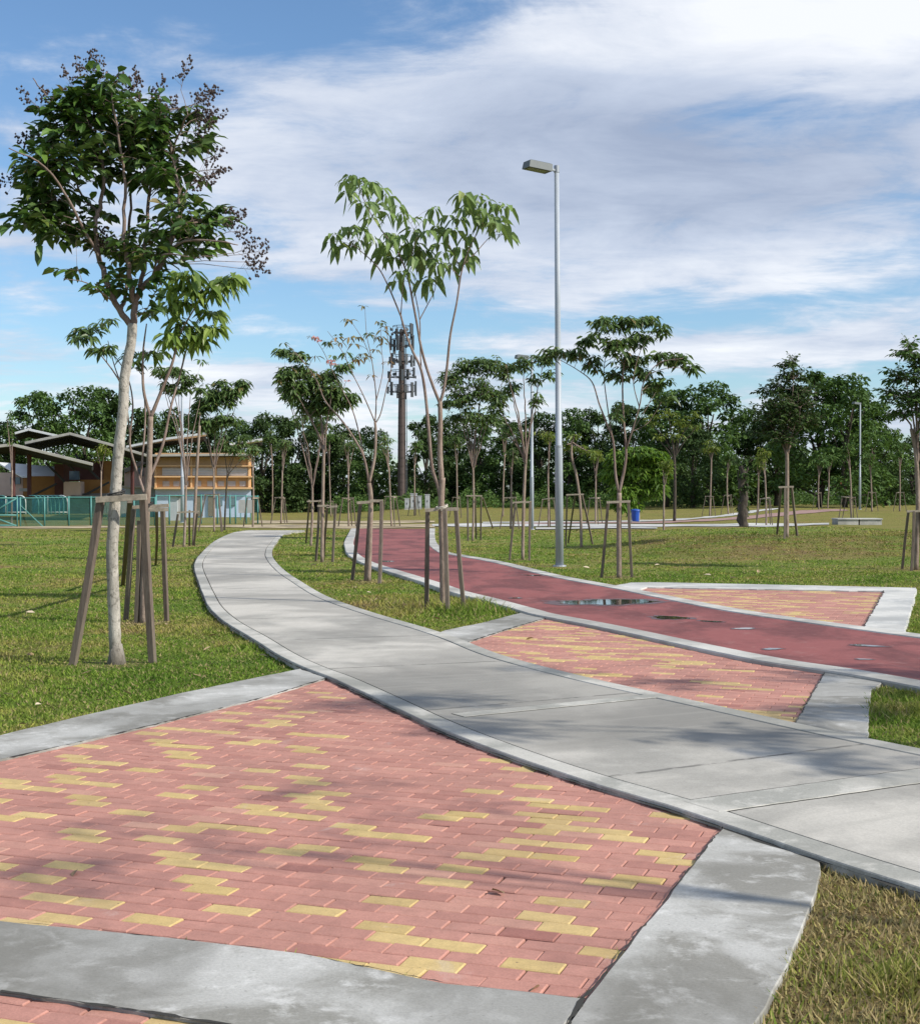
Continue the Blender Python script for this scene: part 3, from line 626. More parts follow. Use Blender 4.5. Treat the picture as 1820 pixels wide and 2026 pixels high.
# far paths draped over the field
def drape(name, pts_top, pts_bot, mat, lift=0.02, n=40):
    def rs(pts):
        P = [G(x, y) for x, y in pts]; A, _ = resample(catmull(P), n); return A
    A, B = rs(pts_top), rs(pts_bot); rows = []
    for k in range(4):
        C = A + (B - A) * k / 3; C[:, 2] = hgt(C[:, 0], C[:, 1]) + lift; rows.append(C)
    V = np.stack(rows, 1).reshape(-1, 3); I = (np.arange(n - 1)[:, None] * 4 + np.arange(3)[None]).ravel()
    return np_mesh(name, V, [np.stack([I, I + 1, I + 5, I + 4], 1)], mat, kind='structure')
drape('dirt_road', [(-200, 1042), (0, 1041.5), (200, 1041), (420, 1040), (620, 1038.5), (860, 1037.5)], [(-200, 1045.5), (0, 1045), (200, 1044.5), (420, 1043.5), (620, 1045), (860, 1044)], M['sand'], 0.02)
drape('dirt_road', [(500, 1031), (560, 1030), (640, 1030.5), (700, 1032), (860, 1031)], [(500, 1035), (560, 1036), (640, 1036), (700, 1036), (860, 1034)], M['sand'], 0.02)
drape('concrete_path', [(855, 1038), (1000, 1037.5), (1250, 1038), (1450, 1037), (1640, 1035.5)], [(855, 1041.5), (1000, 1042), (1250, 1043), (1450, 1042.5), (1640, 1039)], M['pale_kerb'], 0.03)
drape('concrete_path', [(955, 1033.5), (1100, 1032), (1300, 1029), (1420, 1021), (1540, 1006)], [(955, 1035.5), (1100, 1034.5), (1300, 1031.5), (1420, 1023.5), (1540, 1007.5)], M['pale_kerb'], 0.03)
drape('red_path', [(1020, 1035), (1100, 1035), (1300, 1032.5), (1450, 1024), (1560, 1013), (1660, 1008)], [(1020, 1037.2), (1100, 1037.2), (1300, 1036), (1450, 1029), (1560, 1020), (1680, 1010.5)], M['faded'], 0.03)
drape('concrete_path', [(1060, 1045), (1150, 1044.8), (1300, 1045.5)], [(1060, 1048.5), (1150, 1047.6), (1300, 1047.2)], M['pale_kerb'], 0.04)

# ------------------------------------------------------------------ grass blades
def to_np2(A): return A[:, :2]
path_poly = np.concatenate([to_np2(PL), to_np2(PR)[::-1]]); track_poly = np.concatenate([to_np2(TL), to_np2(TR)[::-1]])
HARD = [path_poly, track_poly, pA, pA2, pB, pC,
        poly([(-420, 1560), (0, 1456), (180, 1413), (350, 1374), (500, 1343), (600, 1323), (640, 1320), (648, 1341), (0, 1503), (-430, 1602)], ZB),
        poly([(-300, 1790), (1152, 1976), (1112, 2034), (900, 2095), (-260, 1925)], ZB),
        poly([(1440, 1622), (1540, 1655), (1618, 1695), (1612, 1745), (1592, 1800), (1573, 1852), (1543, 1925), (1482, 2030), (1430, 2130), (1030, 2140), (1155, 1977)], ZB),
        poly([(862, 1254), (950, 1234), (1032, 1214), (1078, 1223), (905, 1268)], ZB), poly([(1634, 1325), (1745, 1350), (1718, 1367), (1711, 1470), (1570, 1435)], ZB),
        poly([(1218, 1158), (1248, 1153), (1500, 1157), (1810, 1164), (1788, 1254), (1704, 1248), (1748, 1169), (1262, 1167)], ZB)]
def blades():
    VV = []; tones = []; dry = []
    zones = [(3.2, 7.5, 9500), (7.5, 12, 5200), (12, 18, 2400), (18, 27, 900), (27, 40, 300), (40, 58, 90)]
    for d0, d1, dens in zones:
        hw = lambda d: d * 0.36 + 0.6
        area = (hw(d0) + hw(d1)) * (d1 - d0); n = int(area * dens)
        y = d0 + (d1 - d0) * rng.random(n); x = (rng.random(n) * 2 - 1) * hw(d1); ok = np.abs(x) < hw(y); x, y = x[ok], y[ok]
        bad = np.zeros(len(x), bool)
        for P in HARD: bad |= inside(x, y, P)
        x, y = x[~bad], y[~bad]
        # clumps and bare spots
        cl_ = 0.5 + 0.28 * np.sin(x * 3.1 + 1.7 * np.sin(y * 1.3)) * np.sin(y * 2.7 + 2.1 * np.sin(x * 1.1)) + 0.22 * np.sin(x * 9 + y * 4) * np.sin(y * 8 - x * 3)
        ok = rng.random(len(x)) < 0.45 + 0.6 * cl_; x, y, cl_ = x[ok], y[ok], cl_[ok]; n = len(x)
        fore = (y < 7.5) & (x > 0.5)
        h = (0.009 + 0.020 * rng.random(n) ** 1.5) * (0.6 + 0.8 * cl_) * (1 + 0.014 * y); h = np.where(fore, h * 1.25, h)
        # lusher round the bases of the stakes
        for (bx_, by_, rr_, kf) in LUSH:
            h = h * (1 + kf * np.exp(-(((x - bx_) ** 2 + (y - by_) ** 2) / rr_ ** 2)))
        ring = np.zeros(n)
        for (bx_, by_) in WORN: ring = np.maximum(ring, np.exp(-(((x - bx_) ** 2 + ((y - by_) * .8) ** 2) / (.22 + .008 * by_) ** 2)))
        ring = ring * (0.5 + rng.random(n)); h = h * (1 - 0.6 * np.clip(ring, 0, 1))
        w = (0.0028 + 0.00045 * y) * (0.7 + 0.6 * rng.random(n)); a = rng.random(n) * 6.283
        lean = rng.random(n) * 1.6 * h; la = rng.random(n) * 6.283; z = hgt(x, y)
        p0 = np.stack([x - w * np.cos(a), y - w * np.sin(a), z], 1); p1 = np.stack([x + w * np.cos(a), y + w * np.sin(a), z], 1)
        p2 = np.stack([x + lean * np.cos(la), y + lean * np.sin(la), z + h], 1)
        VV.append(np.stack([p0, p1, p2], 1).reshape(-1, 3)); t = np.clip(rng.normal(0.45, 0.22, n) + 0.2 * (cl_ - .5), 0, 1)
        tones.append(np.repeat(t, 3)); dprob = np.where(fore, 0.84, 0.15); green_tuft = np.exp(-(((x - 1.40) / 0.28) ** 2 + ((y - 4.35) / 0.28) ** 2)); dprob = dprob * (1 - 0.85 * green_tuft)
        dprob = np.where(fore & (y < 7.5) & (x > 2.2) & (y > 6.8), 0.1, dprob)
        dd = (rng.random(n) < dprob) * (0.5 + 0.5 * rng.random(n)); dd = np.maximum(dd, (ring > .45) * (0.6 + .4 * rng.random(n))); dry.append(np.repeat(dd, 3))
    V = np.concatenate(VV); n = len(V) // 3
    return V, np.arange(n * 3).reshape(n, 3), np.concatenate(tones), np.concatenate(dry)
LUSH = []
WORN = [tuple(G(a, b))[:2] for a, b in [(230, 1314), (284, 1233), (1225, 1143), (733, 1150), (637, 1112), (615, 1080), (1034, 1108), (935, 1070), (364, 1082), (384, 1080), (1107, 1121), (1556, 1062), (1150, 1083), (1812, 1128)]]
for (x_, y_, r_, k_) in [(880, 1208, 1.0, 1.6), (1000, 1205, 0.9, 1.5), (840, 1190, 0.9, 1.1), (550, 1285, 0.6, 0.8), (470, 1245, 0.6, 0.8), (1790, 1400, 0.8, 1.4)]:
    g = G(x_, y_); LUSH.append((g.x, g.y, r_, k_))
LUSH.append((1.42, 4.30, 0.25, 1.3))
V, Fg, tn, dr = blades()
o = np_mesh('grass', V, [Fg], M['grass'], attrs={'tone': tn, 'dry': dr}); tag(o, 'short green turf with dry patches on both sides of the paths', 'grass', kind='stuff')
print('blades', len(Fg))

# ------------------------------------------------------------------ leaves
def leaves(name, P, D, L, Wd, mat, parent, droop=0.35, tone=None, hi=True):
    P = np.asarray(P, float); D = np.asarray(D, float); n = len(P); D /= np.linalg.norm(D, axis=1, keepdims=True) + 1e-9
    L = np.broadcast_to(L, n)[:, None]; Wd = np.broadcast_to(Wd, n)[:, None]
    up = np.array([0, 0, 1.0]) + rng.normal(0, 0.45, (n, 3)); S = np.cross(D, up); S /= np.linalg.norm(S, axis=1, keepdims=True) + 1e-9
    N = np.cross(S, D); down = np.array([0, 0, -1.0]); dr_ = np.broadcast_to(droop, n)[:, None]
    c = lambda t: P + D * L * t + down * (dr_ * L * t * t)
    if tone is None: tone = np.clip(rng.normal(0.5, 0.24, n), 0, 1)
    if hi:
        c1, c2 = c(0.35), c(0.72); fold = 0.16
        vs = [c(0), c1 - S * Wd * .5 + N * Wd * fold, c1, c1 + S * Wd * .5 + N * Wd * fold, c2 - S * Wd * .40 + N * Wd * fold, c2, c2 + S * Wd * .40 + N * Wd * fold, c(1.0)]
        V = np.stack(vs, 1).reshape(-1, 3); b = (np.arange(n) * 8)[:, None]
        tri = np.concatenate([b + np.array([[0, 2, 1]]), b + np.array([[0, 3, 2]]), b + np.array([[4, 5, 7]]), b + np.array([[5, 6, 7]])]); qd = np.concatenate([b + np.array([[1, 2, 5, 4]]), b + np.array([[2, 3, 6, 5]])])
        return np_mesh(name, V, [tri, qd], mat, parent, {'tone': np.repeat(tone, 8)})
    c1 = c(0.5); V = np.stack([c(0), c1 - S * Wd * .5, c(1.0), c1 + S * Wd * .5], 1).reshape(-1, 3); b = (np.arange(n) * 4)[:, None]
    return np_mesh(name, V, [b + np.array([[0, 1, 2]]), b + np.array([[0, 2, 3]])], mat, parent, {'tone': np.repeat(tone, 4)})
def smooth_line(pts, rad, k=5, wob=0.0):
    P = [Vector(p) for p in pts]; Q = catmull(P, k) if len(P) > 2 else [P[0] + (P[1] - P[0]) * (i / k) for i in range(k + 1)]
    r = list(np.interp(np.linspace(0, len(P) - 1, len(Q)), np.arange(len(P)), rad))
    if wob: Q = [Q[0]] + [q + Vector((rng.normal(0, wob), rng.normal(0, wob), 0)) for q in Q[1:-1]] + [Q[-1]]
    return Q, r
class Tree:
    """a tree surveyed from limb lines; all coordinates are measured on its own vertical plane and given depth"""
    def __init__(s, name, label, bx, by, cat='tree', group=None, D=None, zoff=0):
        g = G(bx, by) if D is None else W(bx, by, D)
        s.o = empty(name, g, label, cat, group); s.g = g; s.D = g.y; s.s = F / s.D; s.bx = bx; s.by = by; s.nodes = []; s.tr = MB(); s.lb = MB()
    def p(s, x, y, d=0.0): w = W(x, y, s.D); return Vector((w.x, w.y + d, w.z))
    def limb(s, pts, r0, r1, n=7, trunk=False, wob=0.0, k=5, bump=0.04):
        """pts (x,y[,depth]); radii in metres"""
        Pw = [s.p(*q) for q in pts]; L = len(Pw); rad = [r0 + (r1 - r0) * (i / (L - 1)) for i in range(L)]
        Q, r = smooth_line(Pw, rad, k, wob); (s.tr if trunk else s.lb).tube(Q, r, n, bump=bump)
        for q, rr in zip(Q, r): s.nodes.append((q, rr))
        return Q
    def near(s, p):
        best = None
        for q, rr in s.nodes:
            if q.z > p.z - 0.02: continue
            d = (q - p).length + 0.25 * max(0, 0.25 - (p.z - q.z))
            if best is None or d < best[0]: best = (d, q, rr)
        if best is None: best = min(((q - p).length, q, rr) for q, rr in s.nodes)
        return best[1], best[2]
    def twig(s, p, r=0.004):
        q, rr = s.near(p); d = (p - q); m1 = q + d * 0.5 + Vector((0, 0, d.length * 0.10)); r_ = min(rr * 0.7, r * 1.8)
        Q, rd = smooth_line([q, m1, p], [r_, r_ * 0.7, r * 0.6], 3); s.lb.tube(Q, rd, 5, cap=False)
        for a in Q[1:]: s.nodes.append((a, r))
        return (p - q).normalized() if (p - q).length > 1e-6 else Vector((0, 0, 1))
    def finish(s, trunk_mat, limb_mat=None):
        t = s.tr.build('trunk', trunk_mat, s.o, smooth=True)
        if s.lb.v: s.lb.build('limbs', limb_mat or trunk_mat, s.o, smooth=True)
def whorls(T, pts, mat, n=(5, 8), L=0.17, Wr=0.36, spread=1.0, name='crown', twig=True, tone=None, droop=0.45, r=0.004, hi=True):
    P = []; D = []; LL = []
    for p in pts:
        p = Vector(p)
        if twig: T.twig(p, r)
        k = random.randint(*n); a0 = random.random() * 6.28; s_ = random.uniform(0.8, 1.2)
        for j in range(k):
            a = a0 + 6.283 * j / k + random.uniform(-.3, .3); e_ = random.uniform(-0.75, 0.30)
            stem = Vector((math.cos(a), math.sin(a), random.uniform(0.0, 0.5))) * 0.03 * s_ * (L / 0.15)
            P.append(tuple(p + stem)); D.append((math.cos(a) * spread, math.sin(a) * spread, e_)); LL.append(L * s_ * random.uniform(0.65, 1.15))
    LL = np.array(LL); return leaves(name, P, D, LL, LL * Wr, mat, T.o, droop, tone if tone is None else np.full(len(LL), tone), hi)
def sprays(T, pts, mat, nl=(7, 12), L=0.12, Wr=0.52, name='crown', length=0.28, tone_shift=0.0, r=0.003, hi=True, droop=0.35):
    P = []; D = []; LL = []
    for p in pts:
        p = Vector(p); d = T.twig(p, r); out = Vector((d.x + rng.normal(0, .4), d.y + rng.normal(0, .4), d.z * 0.5 + rng.normal(0.05, .25))).normalized()
        k = random.randint(*nl); ln = length * random.uniform(0.6, 1.2); tip = p + out * ln
        T.lb.tube([p, p + out * ln * .5 + Vector((0, 0, .01)), tip], [r, r * .8, r * .4], 4, cap=False)
        side = out.cross(Vector((0, 0, 1))).normalized()
        for j in range(k):
            t = (j + 0.5) / k; sgn = 1 if j % 2 else -1; a = p + out * ln * t
            dd = out * random.uniform(0.3, 0.8) + side * sgn * random.uniform(0.6, 1.0) + Vector((rng.normal(0, .25), rng.normal(0, .25), rng.normal(-0.15, .3)))
            P.append(tuple(a)); D.append(tuple(dd)); LL.append(L * random.uniform(0.6, 1.15))
        P.append(tuple(tip)); D.append(tuple(out)); LL.append(L)
    LL = np.array(LL); tn = np.clip(rng.normal(0.5 + tone_shift, 0.25, len(LL)), 0, 1)
    return leaves(name, P, D, LL, LL * Wr, mat, T.o, droop, tn, hi)
def blob_pts(T, blobs, dens=1.0, depth=1.0, shell=0.45):
    """points in ellipsoidal clumps: (x, y, rx, ry, n[, d])"""
    out = []
    for b in blobs:
        x, y, rx, ry, n = b[:5]; d0 = b[5] if len(b) > 5 else random.uniform(-.35, .35) * depth
        for _ in range(int(n * dens)):
            v = rng.normal(0, 1, 3); v /= np.linalg.norm(v); v *= (shell + (1 - shell) * rng.random())
            q = T.p(x + v[0] * rx, y + v[2] * ry); q.y += d0 + v[1] * rx / T.s * depth; out.append(q)
    return out
def panicle(T, x, y, d, mb, size, aim, stem):
    b = T.p(x, y, d); ax = Vector(aim).normalized(); L = size
    q, rr = T.near(b); stem.tube([q, q + (b - q) * .5 + Vector((0, 0, .02)), b], [0.004, 0.003, 0.0025], 4, cap=False)
    tip = b + ax * L; stem.tube([b, tip], [0.0025, 0.001], 4, cap=False)
    for i in range(15):
        t = (i + 1) / 16; a = random.random() * 6.28; perp = ax.cross(Vector((math.cos(a), math.sin(a), .3))).normalized(); s_ = b + ax * L * t; ln = L * 0.42 * (1 - t) + 0.02
        e_ = s_ + (perp + ax * 0.7).normalized() * ln; stem.tube([s_, e_], [0.0015, 0.001], 3, cap=False)
        for j in range(3 if t < .7 else 2):
            c_ = s_ + (e_ - s_) * random.uniform(0.35, 1.0) + Vector((rng.normal(0, .008), rng.normal(0, .008), rng.normal(0, .008))); r = random.uniform(0.009, 0.013)
            vs = [c_ + Vector(v) * r for v in ((1, 0, 0), (-1, 0, 0), (0, 1, 0), (0, -1, 0), (0, 0, 1.25), (0, 0, -1))]
            mb.add(vs, [(0, 2, 4), (2, 1, 4), (1, 3, 4), (3, 0, 4), (2, 0, 5), (1, 2, 5), (3, 1, 5), (0, 3, 5)])

# ------------------------------------------------------------------ tree support frames
def frame(label, posts, bars, D0, w=0.06, tie=None, mat='timber', rope=None, dtop=0.0):
    """posts: (xtop, ytop, xbase, ybase); bars: (x0, y0, x1, y1[, depth])"""
    b0 = [G(p[2], p[3]) for p in posts]; c = sum(b0, Vector()) / len(b0)
    o = empty('tree_support', (c.x, c.y, float(hgt(c.x, c.y))), label, 'tree support', 'timber stake frames holding up the young trees')
    tops = []
    for i, p in enumerate(posts):
        b = G(p[2], p[3]); d = p[4] if len(p) > 4 else 0.0
        tD = D0 + (b.y - D0) * 0.35 + d; t = W(p[0], p[1], tD); tops.append(t)
        mb = MB(); bb = b + (b - t).normalized() * 0.08
        m_ = b + (t - b) * 0.5 + Vector((rng.normal(0, .006), rng.normal(0, .006), 0)); mb.bar(bb, m_, w * random.uniform(0.95, 1.05), bev=0.08); mb.bar(m_, t, w * 0.98, bev=0.08)
        mb.build('post', M[mat], o)
    for q in bars:
        d = q[4] if len(q) > 4 else 0.0; mb = MB(); mb.bar(W(q[0], q[1], D0 - 0.07 + d), W(q[2], q[3], D0 - 0.07 + d), w * 0.45, w * 0.85, bev=0.08); mb.build('crossbar', M['timber_pale'], o)
    if tie:
        mb = MB(); c_ = W(tie[0], tie[1], D0); n = 14
        for k in range(2):
            pts = [c_ + Vector((math.cos(6.283 * j / n) * tie[2], math.sin(6.283 * j / n) * tie[2], (0.018 * k) + 0.02 * math.sin(6.283 * j / n + 1))) for j in range(n + 1)]; mb.tube(pts, 0.008, 6)
        mb.build('tie', M[tie[3]] if len(tie) > 3 else M['rubber'], o, smooth=True)
    return o
def auto_frame(label, x, yb, side=0.42, h=1.30, n=3, w=0.045, g=None, ang=None, mat='timber'):
    """frame round a tree base standing at measured base point"""
    g = g or G(x, yb); o = empty('tree_support', g, label, 'tree support', 'timber stake frames holding up the young trees')
    a0 = ang if ang is not None else random.uniform(-.4, .4); tops = []
    for i in range(n):
        a = a0 + 6.283 * i / n + (math.pi if n == 3 else math.pi / 4); sp_ = random.uniform(.95, 1.1)
        bx_, by_ = g.x + math.cos(a) * side * sp_, g.y + math.sin(a) * side * sp_; b = Vector((bx_, by_, float(hgt(bx_, by_)) - 0.05))
        t = Vector((g.x + math.cos(a) * side * 0.55, g.y + math.sin(a) * side * 0.55, g.z + h + rng.normal(0, .03))); tops.append(t)
        mb = MB(); mb.bar(b, t, w, bev=0.1); mb.build('post', M[mat], o)
    for i in range(n):
        a, b = tops[i], tops[(i + 1) % n]; e_ = (b - a).normalized() * 0.05; dz_ = Vector((0, 0, -0.02 - 0.02 * (i % 2)))
        mb = MB(); mb.bar(a - e_ + dz_, b + e_ + dz_, w * 0.45, w * 0.85, bev=0.08); mb.build('crossbar', M['timber_pale'], o)
    return o

# ------------------------------------------------------------------ tree 1: big white-trunked tree at left
T = Tree('crape_myrtle_tree', 'tall tree with whitish mottled trunk and dense dark crown at the left', 230, 1314)
T.limb([(230, 1318), (229, 1306), (226, 1220), (222, 1100), (226, 1020), (229, 967), (232, 925), (237, 870), (244, 807), (246, 753), (252, 715), (260, 675), (262, 640)], 0.056, 0.042, 14, True, k=6, bump=0.05)
Q = T.p(230, 1314); T.tr.tube([Q + Vector((0, 0, -.05)), Q + Vector((0, 0, .05)), Q + Vector((0, 0, .18))], [0.10, 0.074, 0.053], 14, bump=0.08)
for pts, r0, r1 in [
    ([(262, 645), (227, 599), (199, 517), (188, 446), (199, 411), (204, 340), (192, 269), (178, 180)], .032, .008),
    ([(262, 645), (274, 581), (302, 546), (330, 500), (350, 446), (355, 393), (341, 304), (320, 215)], .032, .008),
    ([(274, 581), (281, 482, .15), (284, 357, .25), (295, 269, .3), (275, 190, .3)], .022, .006),
    ([(266, 600), (262, 530, -.15), (256, 464, -.2), (258, 357, -.25), (249, 269, -.3), (227, 162, -.3)], .024, .006),
    ([(240, 610), (235, 560, .3), (231, 464, .4), (233, 368, .5), (213, 233, .5), (200, 140, .5)], .02, .006),
    ([(199, 517), (165, 430, -.3), (124, 357, -.5), (60, 325, -.6)], .016, .004), ([(188, 446), (150, 435, .3), (107, 439, .5), (60, 455, .6)], .012, .004),
    ([(195, 420), (149, 375, .2), (107, 285, .4), (75, 275, .5)], .013, .004), ([(192, 269), (150, 235, -.2), (117, 215, -.3), (92, 180, -.4)], .01, .004),
    ([(350, 446), (385, 430, .2), (440, 415, .3)], .012, .004), ([(330, 500), (377, 489, -.3), (440, 492, -.4), (485, 500, -.4)], .014, .004),
    ([(355, 393), (380, 340, .3), (415, 322, .4)], .01, .004), ([(341, 304), (375, 260, -.3), (405, 240, -.4)], .01, .004), ([(320, 215), (355, 200, .2), (400, 175, .3)], .009, .003),
    ([(302, 546), (338, 520, -.4), (400, 530, -.6)], .012, .004), ([(232, 600), (190, 570, -.3), (150, 565, -.4)], .008, .003)]:
    T.limb(pts, r0, r1, 8, wob=0.006)
bl = [(200, 165, 42, 40, 20), (165, 190, 35, 45, 20), (130, 215, 42, 32, 18), (105, 262, 44, 28, 20), (180, 240, 55, 38, 30), (245, 225, 48, 42, 24), (300, 215, 45, 35, 22), (345, 195, 32, 28, 14),
      (260, 280, 60, 36, 32), (335, 265, 42, 38, 26), (385, 250, 26, 30, 10), (75, 330, 34, 24, 16), (50, 350, 25, 22, 9), (120, 335, 50, 30, 26), (190, 320, 52, 32, 26), (290, 325, 56, 30, 28), (350, 340, 28, 30, 14), (375, 300, 22, 26, 9),
      (95, 395, 46, 30, 24), (70, 448, 34, 26, 20), (125, 455, 42, 24, 18), (65, 415, 25, 20, 8), (150, 410, 25, 20, 8), (330, 375, 28, 22, 9), (385, 425, 34, 22, 16), (425, 435, 30, 18, 11), (350, 455, 30, 25, 12), (405, 475, 38, 22, 15), (370, 500, 30, 18, 10),
      (150, 490, 26, 22, 9), (110, 480, 20, 16, 5), (190, 480, 20, 18, 6), (290, 520, 42, 24, 12), (330, 545, 35, 20, 9), (155, 562, 22, 14, 4), (205, 595, 20, 25, 6), (285, 640, 24, 26, 7), (225, 560, 18, 20, 5), (310, 590, 26, 18, 6), (245, 600, 14, 16, 4), (440, 495, 24, 14, 6)]
bl = [(230 + (b[0] - 230) * .86, 392 + (b[1] - 392) * .87, b[2] * .9, b[3] * .9, b[4]) for b in bl]
sprays(T, blob_pts(T, bl, 0.60, 0.8, 0.1), M['leaf_dark'], (5, 9), 0.14, 0.52, 'crown', 0.20)
sprays(T, blob_pts(T, bl, 0.2, 0.9, 0.4), M['leaf_mid'], (4, 7), 0.13, 0.5, 'crown', 0.2)
sprays(T, blob_pts(T, [(235, 490, 48, 20, 16), (275, 505, 35, 16, 8)], 1.0, 0.9), M['leaf_mid'], (7, 10), 0.10, 0.5, 'crown', 0.2)
fr = MB(); stm = MB()
for (x, y, ax_, az_) in [(150, 150, -.3, 1), (140, 175, -.5, 1), (180, 150, 0, 1), (190, 165, .15, 1), (215, 185, .3, 1), (120, 225, -.5, 1), (100, 235, -.8, .8), (115, 240, -.4, 1), (240, 190, .1, 1), (255, 190, .3, 1), (270, 195, .1, 1), (300, 195, .2, 1), (285, 220, .2, 1), (260, 235, .3, .8), (300, 240, 0, .8), (320, 260, .2, .7),
                         (370, 210, .7, .9), (380, 215, .9, .6), (365, 230, 1, .5), (375, 245, 1, .35), (385, 215, .6, 1.1), (370, 195, .2, 1), (395, 235, 1, .2), (385, 265, 1, .3), (395, 300, 1, .3), (390, 330, 1, .1), (380, 345, 1, .2), (375, 370, 1, .1), (435, 425, 1, .3), (450, 460, 1, .1), (440, 448, 1, .3), (465, 500, 1, .4), (470, 510, 1, .1), (475, 505, 1, .2), (462, 520, 1, -.1),
                         (45, 335, -1, .4), (45, 370, -1, .2), (95, 290, -1, .2), (80, 280, -1, .3), (225, 500, -.2, .4), (240, 505, .3, .3), (260, 500, .5, .3), (215, 490, -.5, .4), (300, 300, .3, .6), (330, 240, .4, .9)]:
    panicle(T, x, y, random.uniform(-.3, .3), fr, random.uniform(0.2, 0.33), (ax_, random.uniform(-.3, .3), az_), stm)
fo = fr.build('seed_capsules', M['fruit'], T.o); T.lb.add(stm.v, stm.f)
T.finish(M['bark_white'], M['bark_limb'])
frame('timber stake frame with black tie around the whitish mottled trunk at left', [(199, 992, 144, 1316), (284, 988, 302, 1312), (257, 990, 243, 1158, .1)], [(190, 989, 290, 983), (225, 982, 262, 985, .14)], T.D - 0.06, 0.062, (230, 978, 0.075))
T1 = T

# ------------------------------------------------------------------ tree behind it (two stems)
T = Tree('trumpet_tree', 'tall slender pale-leaved tree directly behind the whitish trunk', 284, 1233, group='young trees along the paths')
T.limb([(284, 1236), (286, 1120), (290, 1002), (294, 949), (296, 896), (298, 824)], .048, .03, 10, True)
T.limb([(298, 826), (284, 771), (283, 700), (290, 640)], .022, .007); T.limb([(298, 826), (320, 771), (341, 718), (355, 664), (385, 610), (420, 560)], .024, .005)
T.limb([(294, 949), (318, 880, .1), (330, 807, .2), (345, 740, .3), (370, 650, .3), (400, 600, .3)], .02, .006); T.limb([(290, 990), (268, 945, .2), (249, 878, .2), (255, 800, .2), (240, 740, .3), (215, 700, .3)], .018, .005)
T.limb([(270, 950, .2), (276, 824, .3), (270, 740, .3), (262, 690, .3)], .014, .005); T.limb([(249, 860, .2), (238, 765, .1), (190, 690, 0), (160, 655, 0)], .012, .004); T.limb([(236, 760, .1), (218, 720, .2), (205, 670, .2)], .009, .004)
M['leaf_lime'] = mat_leaf('leaf_lime', [(0, (0.10, 0.17, 0.035)), (0.5, (0.18, 0.27, 0.055)), (1, (0.30, 0.40, 0.09))], 0.4, 0.42)
w1 = blob_pts(T, [(455, 548, 26, 16, 9), (430, 575, 28, 16, 7), (395, 570, 26, 16, 6), (370, 545, 26, 14, 7), (345, 565, 22, 14, 5), (410, 645, 26, 14, 8), (385, 665, 24, 14, 7), (350, 640, 26, 20, 8), (335, 670, 24, 18, 6), (300, 690, 22, 18, 5), (420, 610, 20, 14, 3), (360, 600, 30, 14, 4), (330, 612, 20, 14, 3)], 1, .6, .2)
whorls(T, w1, M['leaf_lime'], (4, 7), 0.18, 0.38, droop=.7)
w2 = blob_pts(T, [(155, 655, 20, 14, 7), (195, 650, 22, 12, 7), (215, 695, 26, 18, 9), (180, 670, 24, 10, 5), (250, 700, 20, 18, 6), (230, 640, 18, 10, 4), (270, 720, 18, 14, 4)], 1, .6, .2)
whorls(T, w2, M['leaf_mid'], (5, 7), 0.12, 0.34)
T.finish(M['bark_tan'], M['bark_limb'])
frame('timber stake frame with doubled crossbars just behind the whitish trunk', [(264, 1008, 249, 1228), (276, 1030, 270, 1233), (322, 1010, 330, 1230), (310, 1010, 308, 1118, .1)], [(286, 1009, 333, 1008), (262, 1004, 334, 1000, .5)], T.D - .05, 0.05, (292, 1000, .06))

# ------------------------------------------------------------------ mid tree
T = Tree('trumpet_tree', 'young tree with tall bare forked stems and drooping pale leaves at centre', 874, 1206, group='young trees along the paths')
m3 = lambda *L: [((508 + .3554 * q[0]), (323.4 + .3554 * q[1]), *(q[2:])) for q in L]
T.limb([(877, 1210), (876, 1100), (873, 999), (875, 945)], .047, .040, 12, True); T.limb(m3((1028, 1760), (1020, 1600), (1022, 1450), (1020, 1325)), .038, .030, 10, True)
T.limb([(873, 1000)] + m3((1010, 1800), (975, 1690), (958, 1500), (940, 1300), (915, 1150), (870, 1050), (830, 950), (800, 840)), .028, .012, 9)
T.limb(m3((800, 845), (740, 700), (690, 600), (640, 540), (560, 470), (520, 430)), .011, .004); T.limb(m3((802, 845), (812, 700), (822, 640)), .008, .004)
T.limb(m3((1020, 1335), (985, 1250), (940, 1120), (910, 1000), (893, 900), (865, 750), (838, 620), (790, 500), (740, 430), (680, 350), (620, 250), (580, 160)), .022, .004, 8)
T.limb(m3((1020, 1335), (1042, 1250), (1060, 1120), (1078, 950), (1112, 780), (1140, 600), (1180, 480), (1222, 390), (1240, 300)), .022, .004, 8)
T.limb(m3((915, 1150, .02), (908, 1000, .1), (905, 860, .15), (880, 720, .2), (872, 650, .2)), .010, .005); T.limb(m3((905, 860, .15), (945, 780, .2), (990, 680, .3), (990, 590, .3)), .008, .004)
T.limb(m3((838, 620), (870, 490, -.1), (900, 430, -.2)), .007, .004); T.limb(m3((1145, 570), (1220, 480, .2), (1285, 400, .3), (1350, 340, .3)), .008, .003); T.limb(m3((1140, 600), (1075, 450, .2), (1000, 340, .3)), .008, .003)
